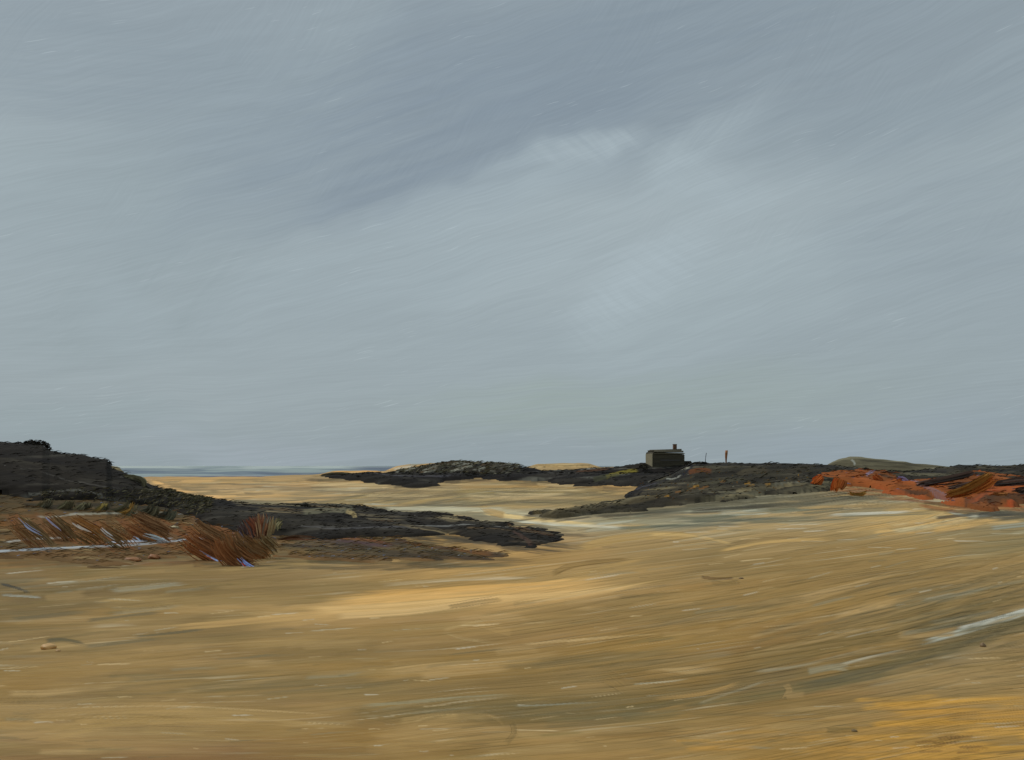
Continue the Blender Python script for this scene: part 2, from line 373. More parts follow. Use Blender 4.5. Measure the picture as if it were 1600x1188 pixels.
for k in range(34):
    x = random.uniform(1380, 1660); y = random.uniform(1088, 1185)
    ST([(x-70, y+3), (x, y), (x+80, y-5)], random.uniform(5, 13), random.choice([(204,152,62),(194,144,62),(184,140,70),(206,156,72)]), .5, .65)
for k in range(18):
    x = random.uniform(1100, 1400); y = random.uniform(1140, 1188)
    ST([(x-60, y+2), (x, y), (x+70, y-3)], random.uniform(4, 9), random.choice([(190,142,66),(150,122,72),(176,134,66)]), .5, .65)
ST([(1290,1142),(1320,1141),(1345,1142)], 10, (120,100,58), .8, .4)
for k in range(14):
    x = random.uniform(1440, 1530); y = random.uniform(1150, 1178)
    ST([(x-20, y+1), (x+22, y-1)], random.uniform(2.5, 5), (130,98,52), .7, .5)
# left side: brown and olive cover, pale tracks
for k in range(40):
    x = random.uniform(-60, 420); y = random.uniform(800, 880); L = random.uniform(60, 180)
    ST([(x-L/2, y+4), (x, y), (x+L/2, y-4)], random.uniform(6, 14), random.choice([(112,86,50),(100,80,50),(122,92,50),(92,80,54),(116,84,44)]), .8, .4)
for k in range(44):
    x = random.uniform(380, 740); y = 868+(x-560)*.03+random.uniform(-26, 14); L = random.uniform(80, 200)
    ST([(x-L/2, y-2), (x, y+2), (x+L/2, y-3)], random.uniform(3, 9), random.choice([(92,80,52),(112,90,54),(128,104,64),(78,68,46),(136,110,68),(98,92,68)]), .7, .55)
ST([(-60,872),(100,862),(210,856),(330,846)], 5, (160,164,160), .8, .5)
ST([(-20,860),(90,848),(200,842)], 4, (160,158,146), .7, .6)
ST([(-60,800),(60,806),(200,806)], 4, (150,142,122), .6, .6)
for k in range(16):
    x = random.uniform(-40, 260); y = random.uniform(905, 1010)
    ST([(x, y+6), (x+60, y), (x+130, y-9)], random.uniform(3, 7), random.choice([(100,94,72),(86,84,66),(118,102,66),(150,146,126)]), .6, .65)
ST([(0,912),(24,918),(50,928)], 4, (60,62,60), .8, .4)
ST([(0,930),(40,932),(70,934)], 4, (160,166,160), .7, .5)
ST([(70,1003),(100,1000),(140,1010)], 8, (84,80,60), .75, .6)
ST([(615,848),(650,840),(710,838),(750,846)], 15, (160,128,76), .9, .3)
ST([(690,852),(720,842),(745,842)], 9, (146,122,82), .7, .5)
# fine pale glints painted into the sand colour
for k in range(220):
    x = random.uniform(-50, 1650); y = random.uniform(860, 1186); A = math.radians(flow(x, y)+random.gauss(0, 3)); L = random.uniform(8, 60)*random.choice([.6, 1, 1.4])
    ST([(x, y), (x+L*math.cos(A), y-L*math.sin(A))], random.uniform(1.3, 2.2), random.choice([(200,196,180),(206,180,134),(186,180,158),(214,190,146)]), random.uniform(.2, .6), .75, .5)
for k in range(200):
    x = random.uniform(230, 1650); y = random.uniform(755, 860); L = random.uniform(10, 60)
    ST([(x, y), (x+L, y-random.uniform(-1, 3))], random.uniform(1.3, 2.2), random.choice([(206,202,186),(214,186,140),(190,182,158),(96,88,64)]), random.uniform(.2, .6), .7, .3)
for k in range(110):
    x = random.uniform(-50, 1650); y = random.uniform(880, 1186); A = math.radians(flow(x, y)+random.gauss(0, 3)); L = random.uniform(10, 70)
    ST([(x, y), (x+L*math.cos(A), y-L*math.sin(A))], random.uniform(1.6, 2.6), random.choice([(104,92,58),(118,98,58),(96,90,66)]), random.uniform(.15, .4), .6, -.4)
# right olive hill and far dunes
for k in range(26):
    x = random.uniform(1290, 1460); y = 716+abs(x-1330)*.07+random.uniform(1, 14)
    ST([(x-40, y+3), (x, y), (x+50, y+4)], random.uniform(2.5, 5), random.choice([(112,106,84),(88,80,62),(70,64,50),(128,118,94)]), .8, .5)
for k in range(10):
    x = random.uniform(630, 690); y = random.uniform(724, 733)
    ST([(x-16, y+3), (x+18, y-2)], 3, random.choice([(190,186,170),(176,148,104),(150,150,136),(184,150,100)]), .8, .4)
ST([(518,740),(545,735),(600,735)], 6, (214,160,92), .95, .3)
for k in range(8):
    ST([(830, 730-k*.5), (880, 726+k*.8), (935, 729)], 3, random.choice([(186,160,112),(164,136,92),(196,172,126)]), .7, .4)

# thin growth creeping out from the heath over the sand
def creep(x0, x1, yf, n, cols, L0=40, L1=130, spread=8, a=(.3, .7), tilt=0.):
    for _ in range(n):
        x = random.uniform(x0, x1); y = yf(x)+random.uniform(-3, spread); L_ = random.uniform(L0, L1); t_ = tilt+random.gauss(0, .03)
        ST([(x-L_/2, y-L_*t_/2), (x, y+random.uniform(-1, 1)), (x+L_/2, y+L_*t_/2)], random.uniform(2.5, 7), random.choice(cols), random.uniform(*a), .7, .5)
DKC = [(60,54,44),(46,42,36),(78,70,54),(92,82,60)]
creep(640, 900, lambda x: np.interp(x, [640, 700, 760, 830, 900], [842, 838, 848, 856, 846]), 40, DKC, 40, 110, 8, tilt=.08)
creep(400, 900, lambda x: np.interp(x, [400, 560, 700, 830, 900], [786, 797, 806, 826, 838])-3, 34, [(92,88,72),(70,66,54),(120,114,92),(56,52,44)], 60, 150, 5, (.3, .6), .05)
creep(830, 1010, lambda x: np.interp(x, [830, 900, 1010], [808, 804, 796]), 30, [(84,76,56),(70,62,48),(104,94,68)], 40, 110, 7, tilt=-.1)
creep(1000, 1330, lambda x: np.interp(x, [1000, 1100, 1200, 1330], [794, 788, 779, 772]), 70, [(84,80,62),(66,62,50),(104,98,78),(92,90,76),(120,112,88)], 60, 190, 14, (.35, .75), -.05)
creep(1300, 1640, lambda x: np.interp(x, [1300, 1350, 1440, 1500, 1600], [764, 764, 782, 794, 792]), 46, [(140,84,46),(128,74,40),(150,96,56),(104,80,50),(90,78,56)], 30, 100, 7, (.35, .75), .12)
creep(1490, 1660, lambda x: 802, 22, [(72,70,60),(60,58,52),(96,92,78)], 50, 130, 7, (.4, .8), -.03)
creep(500, 1000, lambda x: np.interp(x, [500, 560, 640, 700, 745, 800, 900, 1000], [746, 752, 762, 755, 750, 751, 760, 762]), 46, [(70,62,50),(90,80,60),(120,104,72),(58,52,46)], 30, 90, 4, (.3, .65))
creep(-60, 420, lambda x: 874-.01*x, 50, [(110,86,54),(96,82,56),(124,84,48),(88,78,58)], 60, 180, 14, (.3, .65), -.02)
creep(400, 800, lambda x: np.interp(x, [400, 560, 640, 800], [876, 884, 880, 876]), 34, [(92,80,54),(78,70,50),(112,92,60)], 60, 160, 9, (.3, .6), -.03)
# middle sand: pale crests and brown shadows painted as streaks, no relief of ridges
for (x0, x1, y0, y1, n, cc) in ((560, 990, 764, 790, 46, [(118,104,76),(104,94,70),(132,116,84)]), (480, 900, 752, 782, 26, [(182,156,112),(190,168,126),(172,146,102)]), (240, 560, 752, 786, 22, [(128,112,82),(116,104,80)]), (540, 760, 786, 803, 20, [(120,114,92),(178,172,148),(100,96,78)])):
    for _ in range(n):
        x = random.uniform(x0, x1); y = random.uniform(y0, y1); L_ = random.uniform(50, 170); t_ = -.10 if x0 == 560 and x < 800 else .0
        ST([(x-L_/2, y-t_*L_/2), (x, y+1.5), (x+L_/2, y+t_*L_/2)], random.uniform(2, 5), random.choice(cc), random.uniform(.4, .8), .6, .8)
# darker olive passages
for (x0, x1, y0, y1, n) in ((-60, 130, 885, 1000, 26), (1380, 1650, 880, 990, 30), (1400, 1650, 990, 1045, 20), (640, 1180, 1088, 1128, 30), (860, 1100, 1015, 1060, 14), (200, 700, 1050, 1085, 20), (1000, 1500, 930, 985, 22)):
    for _ in range(n):
        x = random.uniform(x0, x1); y = random.uniform(y0, y1); A = math.radians(flow(x, y)+random.gauss(0, 2)); L_ = random.uniform(50, 150)
        ST([(x-L_*math.cos(A), y+L_*math.sin(A)), (x, y), (x+L_*math.cos(A), y-L_*math.sin(A))], random.uniform(3, 10), random.choice([(112,96,60),(120,102,64),(104,92,62),(126,106,64),(112,102,74)]), random.uniform(.2, .42), .6, .6)
# fine grain of the streaks, over everything
fa = vn(PX/190, vv/1.9, 81); fb_ = vn(PX/70, vv/1.15, 82); fc = vn(PX/420, vv/5.5, 83)
gr = 1+(fa-.5)*.06+(fb_-.5)*.08+(fc-.5)*.08
S.col *= (1+(gr-1)*sstep(742, 760, PY))[..., None]
gl = sstep(.80, .97, fa)*sstep(.35, .8, fbm(PX/60, vv/7, 84))*sstep(750, 780, PY)*.45
S.col = S.col*(1-gl[..., None])+alb((196, 184, 156))*gl[..., None]
S.rel += (fa-.5)*1.0+(fb_-.5)*.8
# build the ground
Rel = np.zeros(R2.shape); Col = basecol(PX2, np.where(R2 < 4, 1188, PY2))
tone2 = 1+(fbm(X2*.4, Y2*2.5, 61)-.5)*.3
Col *= tone2[..., None]
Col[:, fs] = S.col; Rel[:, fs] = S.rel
k = np.clip(np.arange(40)/40, 0, 1)
Zr = Z2+Rel*R2*.00032
Relw = Rel*np.clip(R2, 1, 400)*.003
P = np.stack([X2, Y2, Zr], -1)
nr, nc = R2.shape
idx = np.arange(nr*nc).reshape(nr, nc)
Q = np.stack([idx[:-1, :-1], idx[:-1, 1:], idx[1:, 1:], idx[1:, :-1]], -1)[:, :, ::-1].reshape(-1, 4)
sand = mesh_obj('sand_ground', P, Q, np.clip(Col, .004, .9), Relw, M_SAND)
tag(sand, 'rolling ochre dune sand with streaks of olive, peach and orange', 'ground', kind='structure')

# ---------------------------------------------------------------- sea
rs = np.concatenate([np.linspace(380, 560, 90), np.geomspace(565, 30000, 90)])
ts = np.concatenate([np.linspace(-math.pi, -.56, 40), np.linspace(-.55, .55, 700), np.linspace(.56, math.pi, 40)])
Rs, Ts = np.meshgrid(rs, ts, indexing='ij')
Xs, Ys = Rs*np.sin(Ts), Rs*np.cos(Ts)
pyS = HZ+F*H/np.maximum(Rs*np.cos(Ts), 60)
u = 800+F*np.tan(np.clip(Ts, -1.2, 1.2))
band = fbm(u/95, pyS/1.9, 71); b2 = fbm(u/150+5, pyS/3.1, 73)
cs = np.zeros(Rs.shape+(3,)); cs[:] = alb((136, 150, 150))
def mixc(c, color, k): return c*(1-k[..., None])+alb(color)*k[..., None]
cs = mixc(cs, (84, 98, 116), sstep(.50, .62, band)*.85)
cs = mixc(cs, (168, 178, 176), sstep(.54, .66, b2)*.85)
cs = mixc(cs, (58, 70, 94), sstep(.4, .7, fbm(u/120, pyS*0, 75))*np.exp(-((pyS-738-3*np.sin(u/60))/2.2)**2)*.9)
cs = mixc(cs, (52, 64, 92), sstep(200, 330, u)*(1-sstep(560, 700, u))*np.exp(-((pyS-745)/2.0)**2)*.9)
cs = mixc(cs, (62, 74, 98), sstep(520, 580, u)*np.exp(-((pyS-732)/3)**2)*.9)
zs = (fbm(Xs/60, Ys/25, 77)-.5)*Rs*.0006
sea = mesh_obj('sea', np.stack([Xs, Ys, zs], -1), (lambda i: np.stack([i[:-1, :-1], i[:-1, 1:], i[1:, 1:], i[1:, :-1]], -1)[:, :, ::-1].reshape(-1, 4))(np.arange(Rs.size).reshape(Rs.shape)), cs, None, M_SEA)
tag(sea, 'grey blue sea with dark swell bands behind the dunes', 'sea', kind='structure')

LIGHT = (0.98, 1.0, 1.02)
# ---------------------------------------------------------------- growing cover as raised sheets on the ground
def sdf(px, py, poly):
    "signed distance inside polygon, positive inside"
    poly = np.array(poly, float); n = len(poly); best = np.full(px.shape, 1e18); ins = np.zeros(px.shape, bool)
    for i in range(n):
        a, b = poly[i], poly[(i+1) % n]; e = b-a
        t = np.clip(((px-a[0])*e[0]+(py-a[1])*e[1])/max(e@e, 1e-9), 0, 1)
        D = (px-a[0]-t*e[0])**2+(py-a[1]-t*e[1])**2; best = np.minimum(best, D)
        c = (a[1] > py) != (b[1] > py)
        if abs(e[1]) > 1e-9: ins ^= c & (px < e[0]*(py-a[1])/e[1]+a[0])
    return np.where(ins, 1, -1)*np.sqrt(best)

class Mass:
    def __init__(s, poly, rr, hgt, col, edge=8., rag=7., seed=1, streak=(70, 2.2), slope=.05, spread=.5, hx=None):
        px0 = min(p[0] for p in poly)-20; px1 = max(p[0] for p in poly)+20
        s.c0 = int(np.clip((px0-PXF[0])/DX, 0, len(PXF)-1)); s.c1 = int(np.clip((px1-PXF[0])/DX+1, 1, len(PXF)))
        rows = np.where((ROWS > rr[0]) & (ROWS < rr[1]))[0]; s.r0, s.r1 = rows[0], rows[-1]+1
        sl = (slice(s.r0, s.r1), slice(s.c0, s.c1))
        s.px, s.py, s.X, s.Y, s.Z, s.R = PX[sl], PY[sl], XF[sl], YF[sl], ZF[sl], RF[sl]
        vq = s.py+s.px*slope
        s.d = sdf(s.px, s.py, poly)+rag*(fbm(s.px/streak[0], vq/streak[1]/1.6, seed)-.5)*2
        s.h = hgt*np.sqrt(np.clip(s.d/edge, 0, 1))*(1 if hx is None else np.interp(s.px, hx[0], hx[1]))
        lump = fbm(s.px/26, s.py/9, seed+3)
        s.h = s.h*(.88+.24*lump)
        n1 = vn(s.px/streak[0], vq/streak[1], seed+5); n2 = vn(s.px/22, vq/1.3, seed+6); n3 = fbm(s.px/120, vq/10, seed+7)
        c = np.zeros(s.px.shape+(3,)); c[:] = alb(col[0])
        c = mixc(c, col[1], sstep(.5-.1, .85, n3)*spread)
        c = mixc(c, col[2], sstep(.72, .9, n1)*spread)
        c *= (1+.5*(n2-.5)+.3*(n1-.5))[..., None]
        # Sheet indexing works on full-width columns, so pad to the full chart
        s.full = Sheet(PX[s.r0:s.r1], PY[s.r0:s.r1], np.zeros(PX[s.r0:s.r1].shape+(3,)))
        s.full.col[:, s.c0:s.c1] = c; s.full.seed = seed*100
        s.full.rel[:, s.c0:s.c1] = n1*1.2+n2*.8+n3
        s.ST = s.full.stroke
    def build(s, name, mat=M_VEG):
        c = s.full.col[:, s.c0:s.c1]; rel = s.full.rel[:, s.c0:s.c1]
        z = s.Z+np.where(s.d > 0, s.h+rel*s.R*.0004, np.maximum(s.d, -3)*.01*s.R*.02-.01)
        keep = s.d > -3
        fk = keep[:-1, :-1] & keep[:-1, 1:] & keep[1:, :-1] & keep[1:, 1:]
        i = np.arange(keep.size).reshape(keep.shape)
        q = np.stack([i[:-1, :-1], i[:-1, 1:], i[1:, 1:], i[1:, :-1]], -1)[:, :, ::-1][fk]
        used = np.unique(q); mp = np.zeros(keep.size, int); mp[used] = np.arange(len(used))
        Pm = np.stack([s.X, s.Y, z], -1).reshape(-1, 3)[used]
        s.top = z
        s.o = mesh_obj(name, Pm, mp[q], np.clip(c.reshape(-1, 3)[used], .004, .9), (rel*s.R*.0018).ravel()[used], mat)
        return s.o
    def blades(s, name, n, lpx, cols, wpx=1.3, lean=(0, 1), stand=.6, dmin=1, box=None, parent=None):
        sel = s.d > dmin
        if box is not None: sel &= (s.px > box[0]) & (s.px < box[2]) & (s.py > box[1]) & (s.py < box[3])
        ii = np.flatnonzero(sel)
        if len(ii) == 0: return None
        ii = RNG.choice(ii, n)
        B = np.stack([s.X.ravel()[ii], s.Y.ravel()[ii], s.top.ravel()[ii]], -1)
        k = s.R.ravel()[ii]/F
        B[:, 0] += RNG.normal(0, 1, n)*k; B[:, 2] -= .3*k
        L = RNG.uniform(lpx[0], lpx[1], n)*k
        an = RNG.normal(lean[0], lean[1], n)                        # tilt from upright, in the x-z plane
        tip = np.stack([np.sin(an)*L, RNG.normal(0, .25, n)*L, np.cos(an)*L*stand], -1)
        mid = tip*.5+np.stack([0*L, 0*L, .12*L], -1)
        W = np.stack([np.cos(an), RNG.normal(0, .5, n), -np.sin(an)], -1)*(wpx*k*RNG.uniform(.6, 1.4, n))[:, None]*.5
        V = np.stack([B-W, B+W, B+mid+W*.8, B+mid-W*.8, B+tip+W*.15, B+tip-W*.15], 1)
        j = np.arange(n)[:, None]*6
        q = np.concatenate([j+np.array([0, 1, 2, 3]), j+np.array([3, 2, 4, 5])])
        ca = np.array([alb(c) for c in cols])[RNG.integers(0, len(cols), n)]*RNG.uniform(.85, 1.15, (n, 1))
        return V.reshape(-1, 3), q, np.repeat(ca, 6, 0)
def add_to(o, parts, name, mat=M_BLADE, parent=None, label=None):
    Vs, Qs, Cs = [], [], []; b = 0
    for pt in parts:
        if pt is None: continue
        V, q, c = pt; Vs.append(V); Qs.append(q+b); Cs.append(c); b += len(V)
    return mesh_obj(name, np.concatenate(Vs), np.concatenate(Qs), np.concatenate(Cs), None, mat, parent=parent)

DK = [(34, 30, 26), (50, 45, 37), (70, 66, 58)]
# left thicket and its long dark tail
polyL = [(-440, 640), (100, 640), (180, 660), (330, 700), (420, 770), (560, 790), (640, 804), (700, 807), (760, 817), (830, 828), (880, 838), (868, 846), (835, 856), (790, 851), (740, 844), (700, 836), (640, 842), (600, 846), (500, 848), (420, 842), (330, 826), (270, 800), (200, 788), (90, 786), (40, 784), (0, 776), (-440, 776)]
mL = Mass(polyL, (50, 135), .62, DK, 12, 9, 3, (110, 2.6), hx=([450, 650, 780, 880], [1, .8, .5, .25]))
for kx in range(60):
    x = random.uniform(-40, 800); y0 = np.interp(x, [0, 170, 300, 500, 700, 850], [740, 770, 800, 822, 826, 842]); y = y0+random.uniform(-26, 18)*(1 if x < 300 else .5)
    sl = .13 if x < 320 else .03
    L = random.uniform(60, 200); mL.ST([(x-L/2, y-L*sl/2), (x, y+1), (x+L/2, y+L*sl/2)], random.uniform(3, 9), random.choice([(48,43,36),(28,25,23),(62,57,48),(40,35,28),(32,29,28)]), .6, .6, .8)
mL.ST([(20,782),(110,776),(190,787),(260,790)], 2, (120,118,108), .45, .7)
mL.ST([(55,748),(120,768),(200,778)], 2, (96,92,86), .4, .6)
for y in (786, 790, 794, 799):
    mL.ST([(400, y-4), (450, y+2), (500, y), (560, y+6)], 3.5, random.choice([(96,92,74),(74,72,58),(120,114,90)]), .7, .4)
mL.ST([(470,812),(520,806),(558,808)], 11, (104,100,80), .9, .4)
mL.ST([(540,808),(553,812),(555,820)], 8, (158,138,96), .9, .2)
mL.ST([(420,834),(540,838),(640,832),(690,834)], 1.6, (110,107,108), .5, .85)
mL.ST([(630,832),(680,830),(760,826),(860,832)], 1.6, (130,128,122), .6, .7)
mL.ST([(790,822),(830,836),(870,838)], 8, (86,62,40), .8, .5)
mL.ST([(800,835),(825,850),(835,856)], 6, (70,52,44), .8, .4)
mL.ST([(690,812),(705,820),(718,816)], 13, (98,88,66), .9, .3)
for kx in range(26):
    x = random.uniform(380, 880); y = np.interp(x, [380, 560, 700, 830, 880], [800, 803, 815, 834, 842])+random.uniform(-8, 22)*(1 if x > 600 else .6); L = random.uniform(40, 120)
    mL.ST([(x-L/2, y-2), (x, y), (x+L/2, y+2)], random.uniform(2, 4.5), random.choice([(120,108,84),(96,88,70),(150,132,98),(104,84,58)]), random.uniform(.35, .7), .8, .3)
oL = mL.build('dark_heath')
tag(oL, 'black brown heath bank on the left trailing in a long dark tail over the sand', 'heath', kind='stuff')
b = [mL.blades('', 5000, (5, 14), [(46,43,38),(54,50,44),(38,36,33),(66,62,52)], 1.3, (1.35, .25), .4, 1),
     mL.blades('', 1500, (4, 10), [(96,92,70),(80,72,50),(110,100,74)], 1.3, (1.0, .5), .5, 0, (60, 776, 330, 812)),
     mL.blades('', 300, (3, 7), [(86,84,78),(110,106,98)], 1.0, (1.4, .3), .4, 2)]
b[0] = mL.blades('', 1500, (5, 14), [(42,38,32),(46,42,35),(38,35,30)], 1.0, (1.5, .08), .25, 1)
add_to(oL, b, 'heath_sprigs', parent=oL)

# brown cover in front of it, reaching right to a point
polyB = [(-440, 768), (60, 774), (180, 784), (280, 800), (420, 836), (520, 842), (620, 842), (640, 850), (680, 858), (740, 862), (790, 868), (780, 873), (720, 876), (640, 876), (560, 880), (470, 872), (400, 868), (320, 866), (240, 874), (190, 884), (150, 884), (90, 876), (40, 872), (-440, 870)]
mB = Mass(polyB, (36, 104), .12, [(106, 80, 50), (84, 72, 50), (128, 108, 74)], 10, 9, 9, (80, 2.6), -.04, .7)
for kx in range(70):
    x = random.uniform(-40, 760); y = random.uniform(800, 866) if x < 430 else random.uniform(846, 874); L = random.uniform(30, 110)
    pal = [(120,78,38),(96,72,44),(110,80,46),(84,76,56),(132,84,40),(76,66,50)] if x < 430 else [(70,62,48),(98,82,54),(58,52,46),(116,92,56),(80,62,64),(120,106,76)]
    mB.ST([(x-L/2, y-3), (x, y+1), (x+L/2, y+1)], random.uniform(3, 9), random.choice(pal), .7, .5, .7)
for kx in range(90):
    x = random.uniform(-60, 300); y = random.uniform(774, 806)+max(0, (x-180))*.06; L = random.uniform(40, 120)
    mB.ST([(x-L/2, y-2), (x, y+1), (x+L/2, y-1)], random.uniform(4, 9), random.choice([(62,56,43),(52,47,38),(74,64,46),(84,70,48)]), .75, .5, .7)
for kx in range(40):
    x = random.uniform(430, 700); y = 846+(x-430)*.05+random.uniform(-4, 16); L = random.uniform(60, 150)
    mB.ST([(x-L/2, y-3), (x, y), (x+L/2, y+3)], random.uniform(3, 8), random.choice([(58,50,40),(72,60,44),(84,74,54),(64,56,48),(100,84,56)]), .75, .55, .7)
mB.ST([(620,846),(680,858),(740,866),(785,868)], 8, (108,68,34), .95, .3)
mB.ST([(610,850),(650,846),(690,860),(720,862)], 9, (70,56,44), .9, .4)
mB.ST([(440,835),(500,840),(560,846),(620,856)], 6, (118,66,40), .8, .5)
mB.ST([(520,846),(580,856),(630,860)], 6, (82,62,62), .8, .5)
for (x0, y0, x1, y1) in ((18,806,80,866),(62,804,118,856),(100,812,168,862),(146,816,206,868),(190,812,272,858),(286,820,384,884),(340,826,412,890),(386,836,426,876),(300,806,400,850),(230,812,330,860)):
    for _ in range(9):
        o1, o2 = random.uniform(-16, 16), random.uniform(-14, 14); xm, ym = (x0+x1)/2+o1-8, (y0+y1)/2+6
        mB.ST([(x0+o1, y0+o2*.2), (xm, ym), (x1+o1, y1+o2*.3)], random.uniform(5, 11), random.choice([(122,80,46),(112,78,48),(128,82,42),(104,78,52),(118,72,40)]), random.uniform(.4, .8), .5, .8)
mB.ST([(-60,868),(80,862),(200,857),(300,847),(370,842)], 4, (166,172,176), .9, .45)
mB.ST([(0,852),(60,846),(130,843)], 3.5, (160,158,150), .8, .5)
mB.ST([(100,808),(180,806),(270,803)], 3, (150,146,130), .8, .5)
mB.ST([(55,811),(80,812),(130,805)], 3, (156,150,136), .7, .5)
mB.ST([(160,852),(210,850),(270,846)], 4, (176,186,200), .85, .4)
oB = mB.build('brown_heath')
tag(oB, 'low rust brown and olive ground cover below the black bank, crossed by pale tracks', 'ground cover', kind='stuff')
add_to(oB, [mB.blades('', 1300, (10, 26), [(112,86,52),(100,82,54),(92,82,58),(118,86,50)], .9, (1.5, .1), .2, 1),
            mB.blades('', 400, (3, 8), [(150,150,150),(140,146,170)], 1.0, (1.3, .3), .4, 1)], 'heath_sprigs', parent=oB)

# far middle ridge
polyC = [(497, 744), (512, 739), (540, 741), (575, 740), (610, 738), (640, 722), (700, 712), (800, 712), (815, 730), (850, 734), (900, 732), (930, 722), (1000, 712), (1110, 712), (1110, 770), (1040, 770), (985, 757), (960, 760), (900, 758), (850, 754), (800, 750), (745, 748), (700, 753), (660, 761), (640, 761), (600, 757), (560, 751), (530, 747)]
mC = Mass(polyC, (190, 352), 1.0, [(34, 31, 29), (54, 49, 42), (100, 98, 88)], 6, 5, 13, (50, 1.9), .05, .6)
for kx in range(70):
    x = random.uniform(630, 800); y = random.uniform(724, 741); L = random.uniform(14, 50)
    mC.ST([(x-L/2, y+L*.14), (x, y), (x+L/2, y-L*.12)], random.uniform(2, 4), random.choice([(138,136,122),(92,88,76),(58,52,44),(160,158,144),(104,84,58),(44,42,42)]), .8, .4, 1)
for kx in range(40):
    x = random.uniform(520, 1000); y = random.uniform(738, 757); L = random.uniform(20, 70)
    mC.ST([(x-L/2, y), (x, y+1), (x+L/2, y-1)], random.uniform(2, 4), random.choice([(36,33,31),(44,41,38),(56,52,46),(32,29,28),(50,46,42)]), .75, .4, .6)
mC.ST([(560,742),(620,751),(690,751),(730,745)], 1.5, (96,94,100), .5, .6)
mC.ST([(945,752),(970,744),(1000,740)], 7, (118,106,44), .95, .3)
mC.ST([(925,756),(950,750),(970,748)], 6, (66,66,46), .8, .4)
mC.ST([(898,744),(930,740),(955,738)], 3.5, (92,62,40), .85, .4)
mC.ST([(830,742),(870,746),(900,744)], 1.5, (104,102,98), .5, .5)
mC.ST([(905,741),(930,737),(960,733)], 2.2, (140,138,130), .7, .5)
oC = mC.build('ridge_heath')
tag(oC, 'dark scrubby growth on the far middle ridge with grey flecked top', 'heath', kind='stuff')
add_to(oC, [mC.blades('', 1300, (3, 9), [(46,43,40),(38,36,35),(60,56,46)], 1.2, (1.35, .25), .4, .5),
            mC.blades('', 700, (4, 12), [(130,126,108),(104,96,74),(84,70,48)], 1.2, (1.2, .3), .5, .5, (620, 700, 810, 745))], 'heath_sprigs', parent=oC)

# right ridge
polyR = [(978, 778), (985, 768), (1000, 750), (1004, 700), (1260, 690), (1500, 690), (2040, 690), (2040, 780), (1600, 782), (1540, 780), (1490, 776), (1440, 768), (1400, 760), (1350, 756), (1310, 760), (1290, 768), (1250, 772), (1200, 774), (1140, 783), (1080, 790), (1030, 794), (980, 798), (920, 806), (870, 811), (830, 807), (826, 803), (870, 801), (930, 792), (968, 785), (995, 777)]
mR = Mass(polyR, (90, 222), .75, [(44, 40, 33), (64, 58, 45), (88, 82, 66)], 9, 8, 19, (55, 2.0), .06, .7)
for kx in range(60):
    x = random.uniform(1000, 1300); y = random.uniform(733, 772); L = random.uniform(20, 70)
    mR.ST([(x-L/2, y+L*.06), (x, y), (x+L/2, y-L*.05)], random.uniform(2.5, 6), random.choice([(44,42,37),(60,56,45),(76,72,56),(38,36,34),(56,50,38)]), .75, .5, .7)
for kx in range(26):
    x = random.uniform(985, 1075); y = 776-(x-985)*.42+random.uniform(-8, 14); L = random.uniform(16, 40)
    mR.ST([(x-L/2, y+L*.2), (x+L/2, y-L*.18)], random.uniform(3, 6), random.choice([(36,34,33),(48,46,42),(30,29,30)]), .85, .4, .8)
for kx in range(22):
    x = random.uniform(1000, 1600); y = random.uniform(729, 737)
    mR.ST([(x-40, y), (x, y), (x+40, y)], random.uniform(2.5, 5), random.choice([(34,32,31),(42,40,37)]), .8, .4)
mR.ST([(1074,747),(1095,742),(1115,745)], 8, (98,58,30), .9, .4)
mR.ST([(1066,752),(1076,742),(1084,734)], 4, (28,28,34), .95, .2)
mR.ST([(1045,738),(1060,742),(1080,738)], 3, (140,136,120), .8, .4)
mR.ST([(1040,756),(1052,757),(1066,750)], 2.5, (140,140,130), .8, .3)
mR.ST([(1055,736),(1075,732),(1095,728)], 7, (84,74,48), .9, .4)
mR.ST([(990,770),(1010,768),(1030,762)], 2, (70,68,76), .6, .4)
for (x, y) in ((1060,778),(1082,772),(1088,769),(1096,773),(1103,770),(1042,784),(1168,765),(1175,768),(1130,762),(1200,766)):
    mR.ST([(x-5, y+1), (x+5, y-1)], 3, random.choice([(150,110,42),(120,82,40)]), .8, .3)
mR.ST([(835,806),(880,808),(940,798),(1000,788),(1060,782)], 7, (82,72,50), .9, .35)
mR.ST([(830,804),(870,806),(930,796)], 4, (110,92,58), .8, .4)
mR.ST([(1150,752),(1170,742),(1205,744)], 12, (70,62,46), .7, .5)
for kx in range(26):
    x = random.uniform(1130, 1330); y = random.uniform(768, 784); L = random.uniform(30, 80)
    mR.ST([(x-L/2, y+3), (x, y), (x+L/2, y-1)], random.uniform(2, 5), random.choice([(84,78,62),(104,98,78),(70,66,54),(126,118,94)]), .65, .65, .5)
mR.ST([(1205,766),(1240,763),(1280,760)], 2, (130,126,110), .6, .6)
for kx in range(30):
    x = random.uniform(1300, 1600); y = random.uniform(734, 752); L = random.uniform(30, 90)
    mR.ST([(x-L/2, y-1), (x, y), (x+L/2, y+1)], random.uniform(2.5, 5), random.choice([(72,66,52),(92,86,68),(54,50,44),(44,42,42)]), .75, .5, .6)
for kx in range(40):
    x = random.uniform(850, 1320); y = np.interp(x, [850, 980, 1100, 1320], [805, 784, 778, 768])+random.uniform(-10, 8); L = random.uniform(30, 110)
    mR.ST([(x-L/2, y+3), (x, y), (x+L/2, y-3)], random.uniform(2, 4.5), random.choice([(120,110,84),(98,92,72),(136,122,90),(84,76,58)]), random.uniform(.35, .7), .75, .3)
oR = mR.build('ridge_heath')
tag(oR, 'olive black heath covering the right ridge below the cottage, with a tapering tail to the left', 'heath', kind='stuff')
